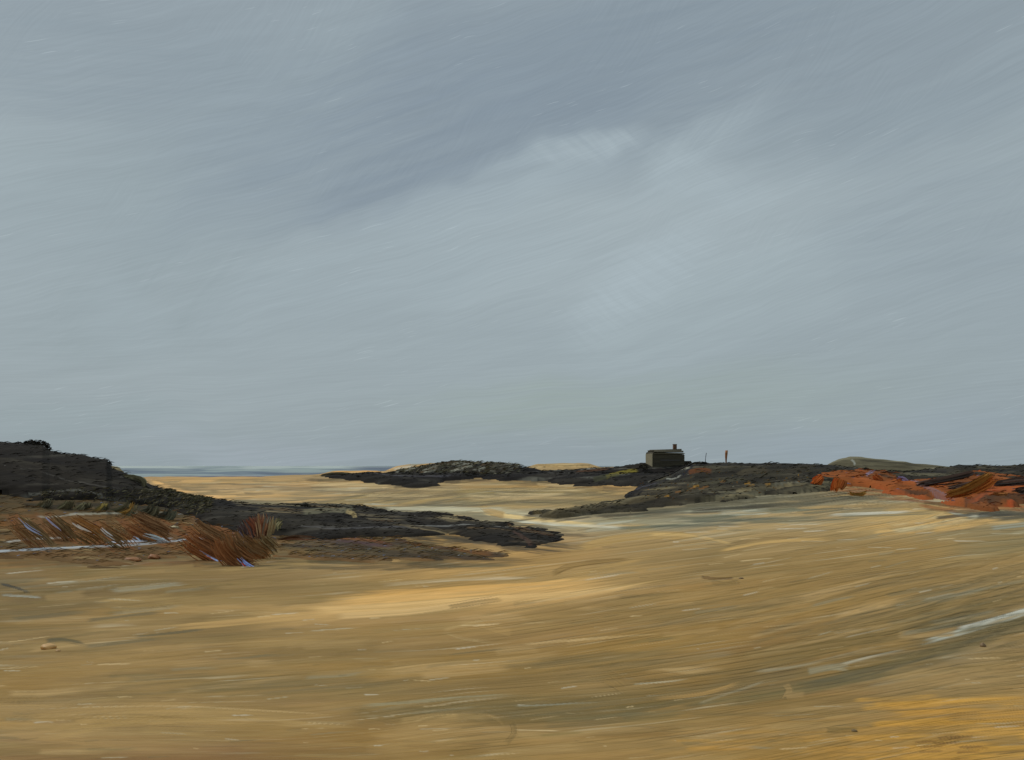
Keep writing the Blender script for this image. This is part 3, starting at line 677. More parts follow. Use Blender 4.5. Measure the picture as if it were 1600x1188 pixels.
add_to(oR, [mR.blades('', 1700, (4, 11), [(56,53,44),(46,43,38),(74,70,54),(80,72,52)], 1.2, (1.35, .25), .4, 1),
            mR.blades('', 260, (2, 5), [(150,112,44),(130,86,40),(140,136,118)], 1.2, (1.2, .5), .5, 1, (1000, 745, 1260, 790))], 'heath_sprigs', parent=oR)

# olive hill cover
polyO = [(1283, 733), (1312, 712), (1345, 705), (1400, 712), (1440, 718), (1520, 725), (2040, 725), (2040, 760), (1300, 760)]
mO = Mass(polyO, (215, 306), .35, [(86, 80, 62), (112, 106, 84), (134, 128, 106)], 5, 2, 23, (60, 1.9), 0, .8)
mO.ST([(1290,729),(1315,720),(1335,717),(1400,722)], 3.5, (120,114,92), .8, .3)
mO.ST([(1330,721),(1336,726),(1334,732)], 3, (150,150,140), .8, .3)
mO.ST([(1340,722),(1400,726),(1450,733)], 3, (56,52,42), .8, .4)
mO.ST([(1300,733),(1370,731),(1440,736)], 3, (64,58,46), .8, .4)
oO = mO.build('hill_heath')
tag(oO, 'faded olive growth on the low peaked hill behind the right ridge', 'heath', kind='stuff')

# rust red heath at the right edge
polyRed = [(1262, 746), (1276, 742), (1340, 737), (1380, 741), (1422, 752), (1470, 750), (1520, 741), (1556, 744), (1600, 752), (2040, 748), (2040, 785), (1600, 787), (1575, 794), (1540, 796), (1500, 791), (1440, 781), (1400, 773), (1350, 763), (1310, 758), (1285, 755)]
mD = Mass(polyRed, (100, 200), 0.95, [(130, 74, 38), (106, 68, 40), (142, 80, 46)], 9, 8, 29, (60, 2.2), -.12, .6)
for kx in range(34):
    x = random.uniform(1300, 1640); y = np.interp(x, [1270, 1350, 1440, 1520, 1600], [750, 754, 770, 774, 775])+random.uniform(-9, 14); L = random.uniform(30, 90)
    sl = .13 if x < 1460 else -.12
    mD.ST([(x-L/2, y-L*sl/2), (x, y+1), (x+L/2, y+L*sl/2)], random.uniform(3, 8), random.choice([(148,80,38),(136,76,38),(118,72,38),(158,86,44),(92,62,40),(72,56,44)]), .8, .4, .8)
mD.ST([(1355,763),(1400,773),(1450,784),(1520,793)], 7, (158,82,44), .8, .6)
mD.ST([(1430,765),(1460,778),(1500,786)], 4, (116,104,112), .7, .5)
mD.ST([(1400,756),(1420,760),(1450,768)], 3, (120,112,130), .7, .5)
mD.ST([(1500,785),(1560,774),(1620,764)], 20, (168,84,48), .8, .6, .8)
mD.ST([(1545,793),(1565,796),(1590,790)], 5, (190,82,42), .8, .6, .4)
mD.ST([(1470,775),(1500,762),(1540,746)], 16, (104,62,32), .8, .4, 1)
mD.ST([(1352,753),(1362,747),(1370,740)], 5, (126,118,140), .9, .3)
oD = mD.build('red_heath')
tag(oD, 'rust red and orange heath on the slope at the right edge', 'heath', kind='stuff')
for_red = mD.blades('', 260, (6, 22), [(150,86,46),(58,50,42),(120,72,40),(84,60,44)], 1.3, (1.5, .1), .25, .3)
add_to(oD, [for_red, mD.blades('', 350, (4, 12), [(136,70,34),(122,66,34),(118,70,36),(146,76,42)], 1.0, (1.45, .2), .35, 1),
            mD.blades('', 200, (3, 7), [(120,112,132),(196,90,48)], 1.1, (1.3, .3), .5, 1)], 'heath_sprigs', parent=oD)

# ---------------------------------------------------------------- bundles of bent blades: single grass clumps and shrubs
def bundle(path, Y, width, n, cols, wpx=1.8, jit=.10, depth=.5, edge=None, u0=(0, .4), u1=(.62, 1), seg=7, taper=.2):
    "blades running side by side along a bent path; cols run from one side of the clump to the other"
    k = Y/F; P_ = np.array([at(p[0], p[1], Y) for p in path])
    t = np.linspace(0, 1, len(P_)); tt = np.linspace(0, 1, 25)
    cs_ = np.stack([np.interp(tt, t, P_[:, a]) for a in range(3)], -1)
    for _ in range(3): cs_[1:-1] = (cs_[:-2]+2*cs_[1:-1]+cs_[2:])/4
    v = RNG.uniform(-1, 1, n); a0 = RNG.uniform(u0[0], u0[1], n); a1 = RNG.uniform(u1[0], u1[1], n)
    s_ = np.linspace(0, 1, seg)
    U = a0[:, None]+(a1-a0)[:, None]*s_
    pos = np.stack([np.interp(U, tt, cs_[:, a]) for a in range(3)], -1)
    tg = np.gradient(cs_, axis=0); tg /= np.linalg.norm(tg, axis=1)[:, None]
    tgu = np.stack([np.interp(U, tt, tg[:, a]) for a in range(3)], -1)
    side = np.stack([-tgu[..., 2], tgu[..., 1]*0, tgu[..., 0]], -1)
    ww = width*k*.5*(1-taper*np.abs(U*2-1))
    off = v[:, None]*ww+(RNG.normal(0, jit, (n, 1))+RNG.normal(0, jit, (n, 1))*s_)*ww
    pos = pos+side*off[..., None]
    pos[..., 1] += (RNG.normal(0, depth, (n, 1))+RNG.normal(0, depth, (n, 1))*s_*.5)
    prof_ = np.sin(np.pi*np.clip(s_*.9+.08, 0, 1))**.5
    hw = (wpx*k*.5*RNG.uniform(.6, 1.4, n))[:, None]*prof_
    tw = RNG.normal(0, .5, (n, 1))
    wd = side*hw[..., None]; wd[..., 1] += hw*tw
    V = np.stack([pos-wd, pos+wd], 2)                                # n, seg, 2, 3
    base = (np.arange(n)[:, None]*seg+np.arange(seg-1))*2
    q = np.stack([base, base+1, base+3, base+2], -1).reshape(-1, 4)
    ca = np.array([alb(c) for c in cols]); f = np.clip((v+RNG.normal(0, .18, n))*.5+.5, 0, .9999)*len(ca)
    c = ca[f.astype(int)]*RNG.uniform(.88, 1.12, (n, 1))
    return V.reshape(-1, 3), q, np.repeat(c*1.85, seg*2, 0)
def cat_(parts):
    Vs, Qs, Cs = [], [], []; b = 0
    for V, q, c in parts: Vs.append(V); Qs.append(q+b); Cs.append(c); b += len(V)
    return np.concatenate(Vs), np.concatenate(Qs), np.concatenate(Cs)
def clump(name, parts, base, label, cat, group=None, mat=M_BLADE):
    V, q, c = cat_(parts)
    o = mesh_obj(name, V, q, np.clip(c, .004, .86), None, mat, loc=base)
    return tag(o, label, cat, group)

BR = [(116,84,54),(104,80,52),(100,82,56)]; BL = (140,150,178)
G1 = 'wind bent rust grass clumps on the left'
def fan(path, width, n, cols, label, rim=None, rimw=4, group=G1, extra=None, wpx=1.25, name='grass_clump', cat='grass clump'):
    bx, by = path[-1]
    Y, z = ground(bx, by)
    lo = (lambda p: (p[0], by-(by-p[1])*.84))
    path = [lo(p) for p in path]; rim = [([lo(p) if p[1] < by else p for p in pp], w_, c_) for pp, w_, c_ in (rim or [])]
    parts = [bundle(path, Y, width*1.25, int(n*1.1), cols, wpx, depth=.18, taper=.05, u0=(0, .5), u1=(.55, 1))]
    if rim:
        for (pp, w_, c_) in rim: parts.append(bundle(pp, Y-.7, w_, max(4, int(w_*1.3)), [c_], 1.4, .2, .1))
    return clump(name, parts, at(bx, by, Y), label, cat, group)
fan([(18,800),(40,822),(66,846),(78,862)], 26, 60, BR, 'brown bent grass clump nearest the left edge with one blue grey stem', [([(24,794),(45,818),(68,834)], 3, BL)])
fan([(66,798),(86,818),(106,838),(116,850)], 26, 60, BR, 'brown bent grass clump with a lavender stem, second from the left edge', [([(68,797),(82,812),(96,826)], 3, (140,138,160))])
fan([(104,806),(126,822),(150,838),(166,856)], 26, 60, [(96,76,48),(112,80,44),(120,82,44)], 'olive brown grass clump with a pale stem, third from the left edge', [([(110,806),(125,818),(143,828)], 3, (170,160,150))])
fan([(150,812),(172,830),(194,846),(205,862)], 24, 55, [(94,80,56),(104,82,54),(112,80,48)], 'greyish grass clump with curved white stem left of the orange one', [([(154,815),(168,830),(184,842)], 3, (190,190,190))])
fan([(196,806),(220,822),(246,836),(268,852)], 34, 150, [(120,82,52),(122,82,50),(108,80,54)], 'orange brown grass clump with pale blue tips above the white track', [([(222,830),(244,838),(266,850)], 6, (166,178,200)), ([(205,835),(215,842),(226,852)], 4, (160,170,190))])
fan([(290,814),(312,836),(345,858),(382,876)], 40, 190, [(122,78,46),(116,78,50),(106,80,54)], 'wide rust grass clump edged with bright orange and blue at its foot', [([(320,866),(345,880),(384,887)], 5, (214,96,50)), ([(310,856),(340,876),(378,884)], 4, (136,146,176))])
fan([(352,822),(362,850),(385,872),(408,884)], 42, 200, [(118,78,48),(110,76,48),(100,76,50)], 'rust grass clump bending down to a vivid blue and orange tip', [([(372,868),(384,882),(406,893)], 8, (120,136,196)), ([(378,878),(392,892),(416,896)], 4, (206,84,44)), ([(364,838),(368,856),(384,876)], 3, (80,56,36))])
fan([(392,836),(400,850),(415,864),(424,874)], 36, 140, [(122,78,42),(112,82,50),(98,82,56)], 'smaller brown grass clump at the right end of the rust row')
# red upright tuft
Yt, zt_ = ground(408, 846)
clump('shrub', [bundle([(402,845),(396,825),(385,808)], Yt, 16, 60, [(112,70,50),(100,64,48),(80,66,62)], 1.8), bundle([(410,845),(408,822),(404,802)], Yt, 14, 60, [(116,78,56),(150,126,94),(100,74,58)], 1.8),
                bundle([(416,845),(420,825),(424,806)], Yt, 12, 50, [(136,120,88),(112,78,54),(104,100,88)], 1.8), bundle([(392,846),(380,832),(372,818)], Yt, 10, 40, [(70,62,62),(90,68,58),(100,98,110)], 1.8),
                bundle([(420,848),(460,840),(500,842)], Yt, 8, 50, [(110,72,50),(96,66,48),(90,72,56)], 1.6)],
      at(408, 846, Yt), 'upright reddish shrub with cream tips where the rust grass meets the dark band', 'shrub')
Yt, _ = ground(437, 838)
clump('grass_clump', [bundle([(440,812),(432,820),(434,832)], Yt, 12, 60, [(96,90,66),(116,108,78)], 1.8, depth=.2)], at(437, 834, Yt), 'small round olive clump on the dark band right of the reddish shrub', 'grass clump')
# row of small olive tufts under the black bank
labs = ['faint grey olive tuft, leftmost under the black bank', 'olive tuft second from the left under the black bank', 'short olive tuft third in the row under the black bank', 'olive tuft with a bright yellowish stem in mid row under the black bank',
        'larger curled olive tuft with ochre stem under the black bank', 'dark olive tuft, sixth in the row under the black bank', 'dark grey green tuft at the right end of the row under the black bank']
for i, (x, y, w) in enumerate([(66,790,20),(98,792,22),(126,793,18),(154,795,20),(190,800,34),(226,802,30),(254,808,30)]):
    Y, _ = ground(x, y+6)
    pal = [[(84,76,56),(70,66,52)], [(90,84,62),(74,68,50)], [(104,98,74),(70,66,50)], [(92,86,60),(140,124,72),(74,70,52)], [(78,74,56),(128,98,50),(92,88,68)], [(62,60,48),(84,80,62)], [(58,58,50),(78,78,64)]][i]
    pr = [bundle([(x+w*.55, y-w*.45), (x+w*.4, y-2), (x-w*.1, y+5), (x-w*.6, y+6)], Y, w*.55, 90, pal, 1.8, depth=.3)]
    clump('olive_tuft', pr, at(x, y+6, Y), labs[i], 'grass tuft', 'olive tufts below the black bank')
# dark feathery curl where the bank meets the sand
Yt = 92
clump('olive_tuft', [bundle([(190,745),(205,746),(222,750),(226,760),(214,766)], Yt, 8, 90, [(66,62,50),(98,92,70)], 1.6, depth=.2), bundle([(222,758),(230,766),(228,774)], Yt, 7, 50, [(90,84,64),(70,66,52)], 1.6, depth=.2)],
      at(214, 770, Yt), 'curled olive tuft on the steep right end of the black bank', 'grass tuft')
# pale heap with cream lip
# right: orange tufts at the left end of the red heath
ol = ['thin orange sprig at the far left tip of the red heath', 'orange drooping tuft at the left end of the red heath', 'narrow orange drooping tuft between two wider ones', 'rust drooping tuft above the ochre curl', 'ochre brown curl hanging below the red heath']
for i, pts in enumerate([[(1238,751),(1252,748),(1270,747)], [(1286,744),(1277,752),(1270,759)], [(1309,747),(1305,758),(1302,769)], [(1320,750),(1317,758),(1312,765)], [(1354,768),(1345,774),(1335,775),(1326,769)]]):
    bx, by = pts[-1]; Y, _ = ground(bx, by+1)
    clump('orange_tuft', [bundle(pts, Y-4.5, [4, 12, 10, 8, 6][i], [30, 80, 70, 60, 50][i], [[(140,74,34),(120,66,34)], [(156,80,36),(134,72,34)], [(156,82,38),(140,76,34)], [(130,72,36),(110,66,36)], [(116,86,40),(140,96,44)]][i], 2.0, depth=.3)],
          at(bx, by, Y), ol[i], 'grass tuft', 'orange tufts at the tip of the red heath')
for i, (pts, c, lb) in enumerate([([(1366,742),(1372,747),(1378,753)], [(150,82,42),(130,72,38)], 'rust tuft beside a lavender patch on the upper edge of the red heath'), ([(1402,748),(1410,750),(1418,756)], [(150,84,42),(118,110,136)], 'rust and lavender tuft in the middle of the red heath top')]):
    Y, _ = ground(*pts[-1]); clump('orange_tuft', [bundle(pts, Y-6, 9, 60, c, 2.0, depth=.3)], at(*pts[-1], Y), lb, 'grass tuft')
# dark slanting shrubs over the red heath
for i, (pts, w, lb) in enumerate([([(1432,757),(1465,752),(1500,745),(1522,739)], 8, 'long blue black shrub slanting across the top of the red heath'),
                                  ([(1484,765),(1510,760),(1545,751)], 8, 'blue black shrub slanting through the orange growth in mid slope'),
                                  ([(1552,757),(1580,754),(1625,748)], 9, 'blue black shrub at the right edge above the salmon patch'),
                                  ([(1586,768),(1600,766),(1640,764)], 9, 'dark shrub cut by the right edge inside the salmon patch'),
                                  ([(1551,775),(1562,776),(1572,773)], 10, 'small brown scrubby spot on the salmon patch')]):
    Y, _ = ground((pts[0][0]+pts[-1][0])/2 if i != 2 else 1590, pts[0][1]+3)
    cc = [(60,50,46),(48,42,38),(74,58,50)] if i < 4 else [(100,62,34),(78,52,36),(120,76,40)]
    clump('dark_shrub', [bundle(pts, Y-7, w*.8, 150, cc, 1.8, jit=.22, depth=.5, taper=.1, u0=(0, .3), u1=(.75, 1))], at(*pts[1], Y-7), lb, 'shrub', 'dark shrubs in the red heath')
Yo, _ = ground(1520, 775)
clump('orange_shrub', [bundle([(1478,778),(1510,770),(1535,756),(1552,742)], Yo-6, 18, 200, [(150,82,36),(128,74,32),(112,78,36)], 2.0, depth=.5)], at(1500, 780, Yo), 'orange brown shrub sweeping up between two blue black shrubs', 'shrub')
# tip of the middle ridge, feathery
Yo = 322
clump('dark_shrub', [bundle([(500,745),(520,742),(545,743),(570,747)], Yo, 7, 120, [(52,50,42),(70,66,54)], 1.6, depth=1), bundle([(540,748),(555,752),(568,756)], Yo, 6, 50, [(60,56,44),(84,78,58)], 1.5, depth=1)],
      at(530, 748, Yo), 'feathery dark shrub at the left tip of the far middle ridge', 'shrub')

# ---------------------------------------------------------------- bushes standing on the left skyline
def leafball(cx, cz, Y, w, h, n, cols, lp=(2, 4)):
    k = Y/F
    th = RNG.uniform(0, 2*np.pi, n); u = RNG.uniform(-1, 1, n); rr = RNG.uniform(.55, 1.0, n)**.5*(1+.18*np.sin(th*3+cx))
    s_ = np.sqrt(1-u*u)
    ctr = np.stack([cx+rr*s_*np.cos(th)*w*k/2, Y+rr*s_*np.sin(th)*w*k/2, cz+(rr*u*.5+.5)*h*k], -1)
    a = RNG.normal(0, 1, (n, 3)); a /= np.linalg.norm(a, axis=1)[:, None]
    b_ = np.cross(a, RNG.normal(0, 1, (n, 3))); b_ /= np.linalg.norm(b_, axis=1)[:, None]
    L = RNG.uniform(lp[0], lp[1], n)*k*.5
    A = a*L[:, None]; B = b_*L[:, None]*.6
    V = np.stack([ctr-A, ctr-B, ctr+A, ctr+B], 1)
    q = np.arange(n*4).reshape(n, 4)
    c = np.array([alb(x) for x in cols])[RNG.integers(0, len(cols), n)]*RNG.uniform(.6, 1.35, (n, 1))
    return V.reshape(-1, 3), q, np.repeat(c, 4, 0)
G2 = 'bushes along the skyline of the left bank'
for (x, yb, w, h, n, lb) in [(52, 706, 44, 18, 3000, 'largest rounded black bush on the skyline of the left bank'), (92, 719, 22, 9, 500, 'low flat bush just right of the largest bush on the skyline'), (113, 722, 14, 10, 400, 'small peaked bush on the bank skyline, left of the curly one'),
                             (134, 726, 20, 9, 450, 'flattened dark bush between the peaked bush and the curly bush'), (150, 728, 14, 12, 450, 'small curly bush near the right end of the bank skyline'), (164, 735, 18, 18, 700, 'bush at the steep right end of the bank skyline'),
                             (2, 704, 34, 9, 700, 'flat topped dark bush cut by the left edge on the skyline')]:
    Y = 104; p = at(x, yb, Y)
    V, q, c = leafball(p[0], p[2]-.3, Y, w, h+4, n, [(36,32,28),(48,44,36),(30,27,24),(56,51,42)])
    clump('bush', [(V, q, c)], p, lb, 'bush', G2)
for (x, yb, w, h, n, lb) in [(1077, 731, 15, 9, 300, 'low scrubby bush against the right end of the cottage'), (1006, 732, 14, 6, 220, 'low scrubby bush at the left foot of the cottage')]:
    Y = 318; p = at(x, yb, Y)
    V, q, c = leafball(p[0], p[2]-.5, Y, w, h+3, n, [(46,42,34),(58,53,42),(36,33,28),(70,64,50)], (1.5, 3))
    clump('bush', [(V, q, c)], p, lb, 'bush', 'bushes beside the cottage')
# bare twig
Y = 103
clump('dead_twig', [bundle([(23,702),(26,696),(29,689)], Y, 1.5, 6, [(70,58,56)], 1.6, depth=.05), bundle([(28,700),(30,695),(27,688)], Y, 1.5, 5, [(64,56,56)], 1.4, depth=.05), bundle([(27,692),(31,691),(34,693)], Y, 1.2, 4, [(90,86,84)], 1.3, depth=.05), bundle([(34,699),(38,695),(42,694)], Y, 1.4, 5, [(60,54,50)], 1.3, depth=.05)],
      at(28, 702, Y), 'bare forked twig against the sky at the far left', 'twig')

# ---------------------------------------------------------------- boxes with bevel for the cottage, posts, stones
import bmesh
def bm_obj(name, build, mat, color, parent=None, loc=(0, 0, 0), bevel=.0, smooth=False, jitter=0):
    bm = bmesh.new(); build(bm)
    if bevel: bmesh.ops.bevel(bm, geom=bm.edges[:], offset=bevel, segments=2, affect='EDGES')
    if jitter:
        for v in bm.verts: v.co += v.normal*random.uniform(-jitter, jitter)
    bmesh.ops.recalc_face_normals(bm, faces=bm.faces[:])
    me = bpy.data.meshes.new(name); bm.to_mesh(me); bm.free()
    a = me.color_attributes.new('Col', 'FLOAT_COLOR', 'POINT'); c = alb(color)
    for i in range(len(me.vertices)):
        f = .6+.8*float(vn(me.vertices[i].co.z*3.1, me.vertices[i].co.x*.6, 3))
        a.data[i].color = (*(c*f), 1)
    if smooth:
        for p in me.polygons: p.use_smooth = True
    o = bpy.data.objects.new(name, me); C.objects.link(o); me.materials.append(mat); o.location = loc
    if parent: o.parent = parent
    return o
def box(bm, x0, x1, y0, y1, z0, z1, t=(0, 0)):
    v = [bm.verts.new(p) for p in ((x0, y0, z0), (x1, y0, z0), (x1, y1, z0), (x0, y1, z0), (x0+t[0], y0+t[1], z1), (x1-t[0], y0+t[1], z1), (x1-t[0], y1-t[1], z1), (x0+t[0], y1-t[1], z1))]
    for f in ((0, 1, 2, 3), (7, 6, 5, 4), (0, 4, 5, 1), (1, 5, 6, 2), (2, 6, 7, 3), (3, 7, 4, 0)): bm.faces.new([v[i] for i in f])

Yh = 326.0; pc = at(1041, 728.5, Yh); kh = Yh/F
cot = bpy.data.objects.new('cottage', None); C.objects.link(cot); cot.location = (pc[0], pc[1], pc[2]-.2)
cot.scale = (1.6, 1.6, 1.66); cot.rotation_euler = (0, 0, math.radians(10)); tag(cot, 'weathered olive grey cottage with a low rounded roof and brown chimney on the right ridge', 'cottage')
def plank_wall(bm, x0, x1, y0, y1, z0, z1, n=7):
    box(bm, x0, x1, y0, y1, z0, z1)
    hh = (z1-z0)/n
    for i in range(n):   # lapped boards standing proud of the wall
        a = random.uniform(-.03, .03); box(bm, x0-.05, x1+.05, y0-.05-.03*(i % 2), y0-.004, z0+i*hh+.02, z0+(i+1)*hh-.05)
        box(bm, x0-.05, x0-.004, y0+.01, y1, z0+i*hh+.02, z0+(i+1)*hh-.05)
bm_obj('wall', lambda bm: plank_wall(bm, -3.3, 3.1, -2, 2.4, -.6, 2.35), M_WOOD, (74, 68, 52), cot, jitter=.1)
bm_obj('side_wall', lambda bm: box(bm, -3.62, -3.36, -1.9, 2.3, -.6, 2.5), M_WOOD, (132, 124, 100), cot, bevel=.06, jitter=.04)['label'] = 'pale end wall facing left'
rf = lambda bm: (box(bm, -3.55, 3.3, -2.2, 2.6, 2.36, 2.75), box(bm, -3.5, 3.25, -2.15, 2.55, 2.753, 3.3, (.35, .5)))
bm_obj('roof', rf, M_WOOD, (84, 77, 59), cot, bevel=.25, jitter=.2)
bm_obj('chimney', lambda bm: (box(bm, 1.40, 2.05, -.6, .1, 2.9, 4.3), box(bm, 1.34, 2.11, -.66, .16, 4.303, 4.42)), M_BRICK, (100, 74, 56), cot, bevel=.04)
bm_obj('window_band', lambda bm: box(bm, -1.9, 2.2, -2.13, -2.09, 1.15, 1.35), M_WOOD, (88, 84, 80), cot)['label'] = 'thin grey horizontal board across the front'
lt = bm_obj('lean_to', lambda bm: (box(bm, 3.2, 4.5, -1.4, 1.4, -.6, .95), box(bm, 3.17, 4.75, -1.6, 1.6, .953, 1.12)), M_WOOD, (84, 80, 70), cot, bevel=.03)
bm_obj('panel', lambda bm: box(bm, 3.7, 4.4, -1.47, -1.43, -.1, .7, (.05, 0)), M_WOOD, (196, 192, 180), lt)['label'] = 'small white panel'
# boulders: white stone and dark stone beside orange post, near pale stone etc.
def post(px, py0, py1, Y, wpx, leanpx, color, label, taper=.5, name='post'):
    k = Y/F; b = at(px, py0, Y); hgt = (py0-py1)*k; r = wpx*k/2
    def build(bm):
        rings = []
        for i in range(7):
            t = i/6; rr = r*(.75+.35*math.sin(t*5+px))*(1-taper*t*t)
            cx = leanpx*k*t+.03*math.sin(t*7); rings.append([bm.verts.new((cx+rr*math.cos(a), rr*math.sin(a), -.5+(hgt+.5)*t)) for a in np.linspace(0, 2*math.pi, 9)[:-1]])
        for i in range(6):
            for j in range(8): bm.faces.new((rings[i][j], rings[i][(j+1) % 8], rings[i+1][(j+1) % 8], rings[i+1][j]))
        bm.faces.new(rings[6]); bm.faces.new(rings[0][::-1])
    o = bm_obj(name, build, M_WOOD, color, None, tuple(b), smooth=True); return tag(o, label, 'post')
post(1101, 730, 708, 190, 2.6, 2.5, (52, 46, 52), 'thin dark leaning post on the ridge right of the cottage')
post(1134, 730, 704, 190, 5.2, 1.2, (146, 94, 52), 'thicker orange brown post on the ridge farther right of the cottage', .3)
def stone(px, py, w, h, color, label, Y=None, name='stone', cat='stone'):
    if Y is None: Y, z = ground(px, py)
    k = Y/F; b = at(px, py, Y)
    def build(bm):
        bmesh.ops.create_icosphere(bm, subdivisions=3, radius=1)
        sd = px*.37
        for v in bm.verts:
            n = 1+.30*(float(vn(v.co.x*1.7+sd, v.co.y*1.7+v.co.z*1.3, 3))-.5)+.25*(float(vn(v.co.z*2.5+sd, v.co.x*2.5, 4))-.5)
            v.co = (v.co.x*n*w*k/2, v.co.y*n*w*k/2, v.co.z*n*h*k/2+h*k*.30)
    o = bm_obj(name, build, M_STONE, color, None, tuple(b), smooth=True); return tag(o, label, cat)
stone(1142, 729, 8, 5, (44, 42, 40), 'low dark boulder at the foot of the orange post', 189)
stone(1141, 725.5, 5, 2.5, (200, 202, 204), 'small white stone on top of the dark boulder by the orange post', 189)
stone(76, 1016, 22, 13, (196, 152, 92), 'pale ochre stone lying alone on the sand at lower left')
stone(91, 1019, 7, 5, (176, 136, 84), 'tiny ochre pebble touching the pale stone at lower left')
stone(204, 878, 30, 9, (138, 88, 40), 'flat rust brown stone under the orange grass clump')
stone(240, 874, 18, 10, (142, 88, 40), 'small rounded rust stone right of the flat rust stone')
stone(1335, 1144, 9, 5, (110, 88, 50), 'small brown pebble near the orange sand at the lower right')
stone(1536, 1012, 9, 9, (128, 102, 66), 'brown upright pebble below the white streak at right')
stone(1158, 905, 8, 3, (92, 68, 36), 'thin dark brown pebble on the mid sand right of centre')
# cream clod between the olive row and the rust grass
stone(270, 828, 20, 8, (176, 160, 122), 'pale cream stone between the dark tuft and the rust grass')

# headland at far left of the sea
Yh2 = 520
def head(bm):
    a = at(150, 742, Yh2); b_ = at(198, 745, Yh2)
    n = 90
    top = [(-4, 744), (-3.4, 730), (-1, 726), (-.2, 727.5), (.1, 727.5), (.5, 728), (.75, 731), (.9, 738), (1, 746)]
    rows = []
    for j, (dy, s) in enumerate(((0, 0), (6, .55), (18, 1), (36, .8), (60, 0))):
        row = []
        for i in range(n+1):
            t = -4+5*i/n; py = np.interp(t, [x[0] for x in top], [x[1] for x in top])
            zt = at(0, py, Yh2)[2]; z = -1+(zt+1)*s+.25*random.random()*s
            row.append(bm.verts.new(((a[0]+(b_[0]-a[0])*t)*(Yh2+dy)/Yh2, Yh2+dy, z)))
        rows.append(row)
    for j in range(4):
        for i in range(n): bm.faces.new((rows[j][i], rows[j][i+1], rows[j+1][i+1], rows[j+1][i]))
hd = bm_obj('headland', head, M_VEG, (120, 108, 80), smooth=True)
hd.data.attributes.new('relief', 'FLOAT', 'POINT')
tag(hd, 'small olive headland at the left end of the sea', 'headland', kind='structure')

# ---------------------------------------------------------------- sky: overcast layer over a daylight sky
SUN_EL, SUN_AZ = 48, -58        # from the left, a little ahead of the viewer
w = bpy.data.worlds.new('World'); sc.world = w; w.use_nodes = True
nt = w.node_tree; N = nt.nodes; L = nt.links
for n in list(N): N.remove(n)
outn = N.new('ShaderNodeOutputWorld'); bg = N.new('ShaderNodeBackground'); bg.inputs['Strength'].default_value = .1
L.new(bg.outputs[0], outn.inputs[0])
tc = N.new('ShaderNodeTexCoord'); nrm = N.new('ShaderNodeVectorMath'); nrm.operation = 'NORMALIZE'; L.new(tc.outputs['Generated'], nrm.inputs[0])
sp = N.new('ShaderNodeSeparateXYZ'); L.new(nrm.outputs[0], sp.inputs[0])
def math_(op, a, b=None, c=None, clamp=False):
    m = N.new('ShaderNodeMath'); m.operation = op; m.use_clamp = clamp
    for i, v in enumerate((a, b, c)):
        if v is None: continue
        if isinstance(v, (int, float)): m.inputs[i].default_value = v
        else: L.new(v, m.inputs[i])
    return m.outputs[0]
U_ = math_('MULTIPLY', math_('ARCTAN2', sp.outputs['X'], sp.outputs['Y']), 15.7)     # 1 unit = 100 photo pixels
V_ = math_('MULTIPLY', math_('ARCSINE', sp.outputs['Z']), 15.7)
cv = N.new('ShaderNodeCombineXYZ'); L.new(U_, cv.inputs[0]); L.new(V_, cv.inputs[1])
def chart(px, py):
    az = math.atan((px-800)/F); el = math.atan((HZ-py)/math.hypot(F, px-800)); return az*15.7, el*15.7
# a slow wobble so nothing is ruler straight
wn = N.new('ShaderNodeTexNoise'); wn.noise_dimensions = '2D'; wn.inputs['Scale'].default_value = .45; wn.inputs['Detail'].default_value = 3; L.new(cv.outputs[0], wn.inputs['Vector'])
ws = N.new('ShaderNodeVectorMath'); ws.operation = 'MULTIPLY_ADD'; L.new(wn.outputs['Color'], ws.inputs[0]); ws.inputs[1].default_value = (1.2, .9, 0); ws.inputs[2].default_value = (-.6, -.45, 0)
wv = N.new('ShaderNodeVectorMath'); wv.operation = 'ADD'; L.new(cv.outputs[0], wv.inputs[0]); L.new(ws.outputs[0], wv.inputs[1])
WV = wv.outputs[0]
ws2 = N.new('ShaderNodeVectorMath'); ws2.operation = 'MULTIPLY_ADD'; L.new(wn.outputs['Color'], ws2.inputs[0]); ws2.inputs[1].default_value = (.5, .22, 0); L.new(cv.outputs[0], ws2.inputs[2])
SV = ws2.outputs[0]
def mapping(loc, rot, scl, src=None, typ='TEXTURE'):
    m = N.new('ShaderNodeMapping'); m.vector_type = typ; m.inputs['Location'].default_value = (loc[0], loc[1], 0)
    m.inputs['Rotation'].default_value = (0, 0, math.radians(rot)); m.inputs['Scale'].default_value = (scl[0], scl[1], 1)
    L.new(src or WV, m.inputs[0]); return m.outputs[0]
def streak(rot, sx, sy, seed, detail=2, rough=.6, src=None):
    n = N.new('ShaderNodeTexNoise'); n.noise_dimensions = '2D'; n.inputs['Scale'].default_value = 1; n.inputs['Detail'].default_value = detail; n.inputs['Roughness'].default_value = rough
    L.new(mapping((seed*3.1, seed*1.7), rot, (sx, sy), src or SV), n.inputs['Vector']); return n.outputs['Fac']
def rng(v, a, b, c, d):
    m = N.new('ShaderNodeMapRange'); m.interpolation_type = 'SMOOTHSTEP'; L.new(v, m.inputs['Value'])
    for i, x in zip(('From Min', 'From Max', 'To Min', 'To Max'), (a, b, c, d)): m.inputs[i].default_value = x
    return m.outputs[0]
def blob(px, py, rx, ry, rot, soft=1.):
    g = N.new('ShaderNodeTexGradient'); g.gradient_type = 'SPHERICAL'
    L.new(mapping(chart(px, py), rot, (rx/100, ry/100)), g.inputs[0]); return rng(g.outputs['Fac'], 0, soft, 0, 1)
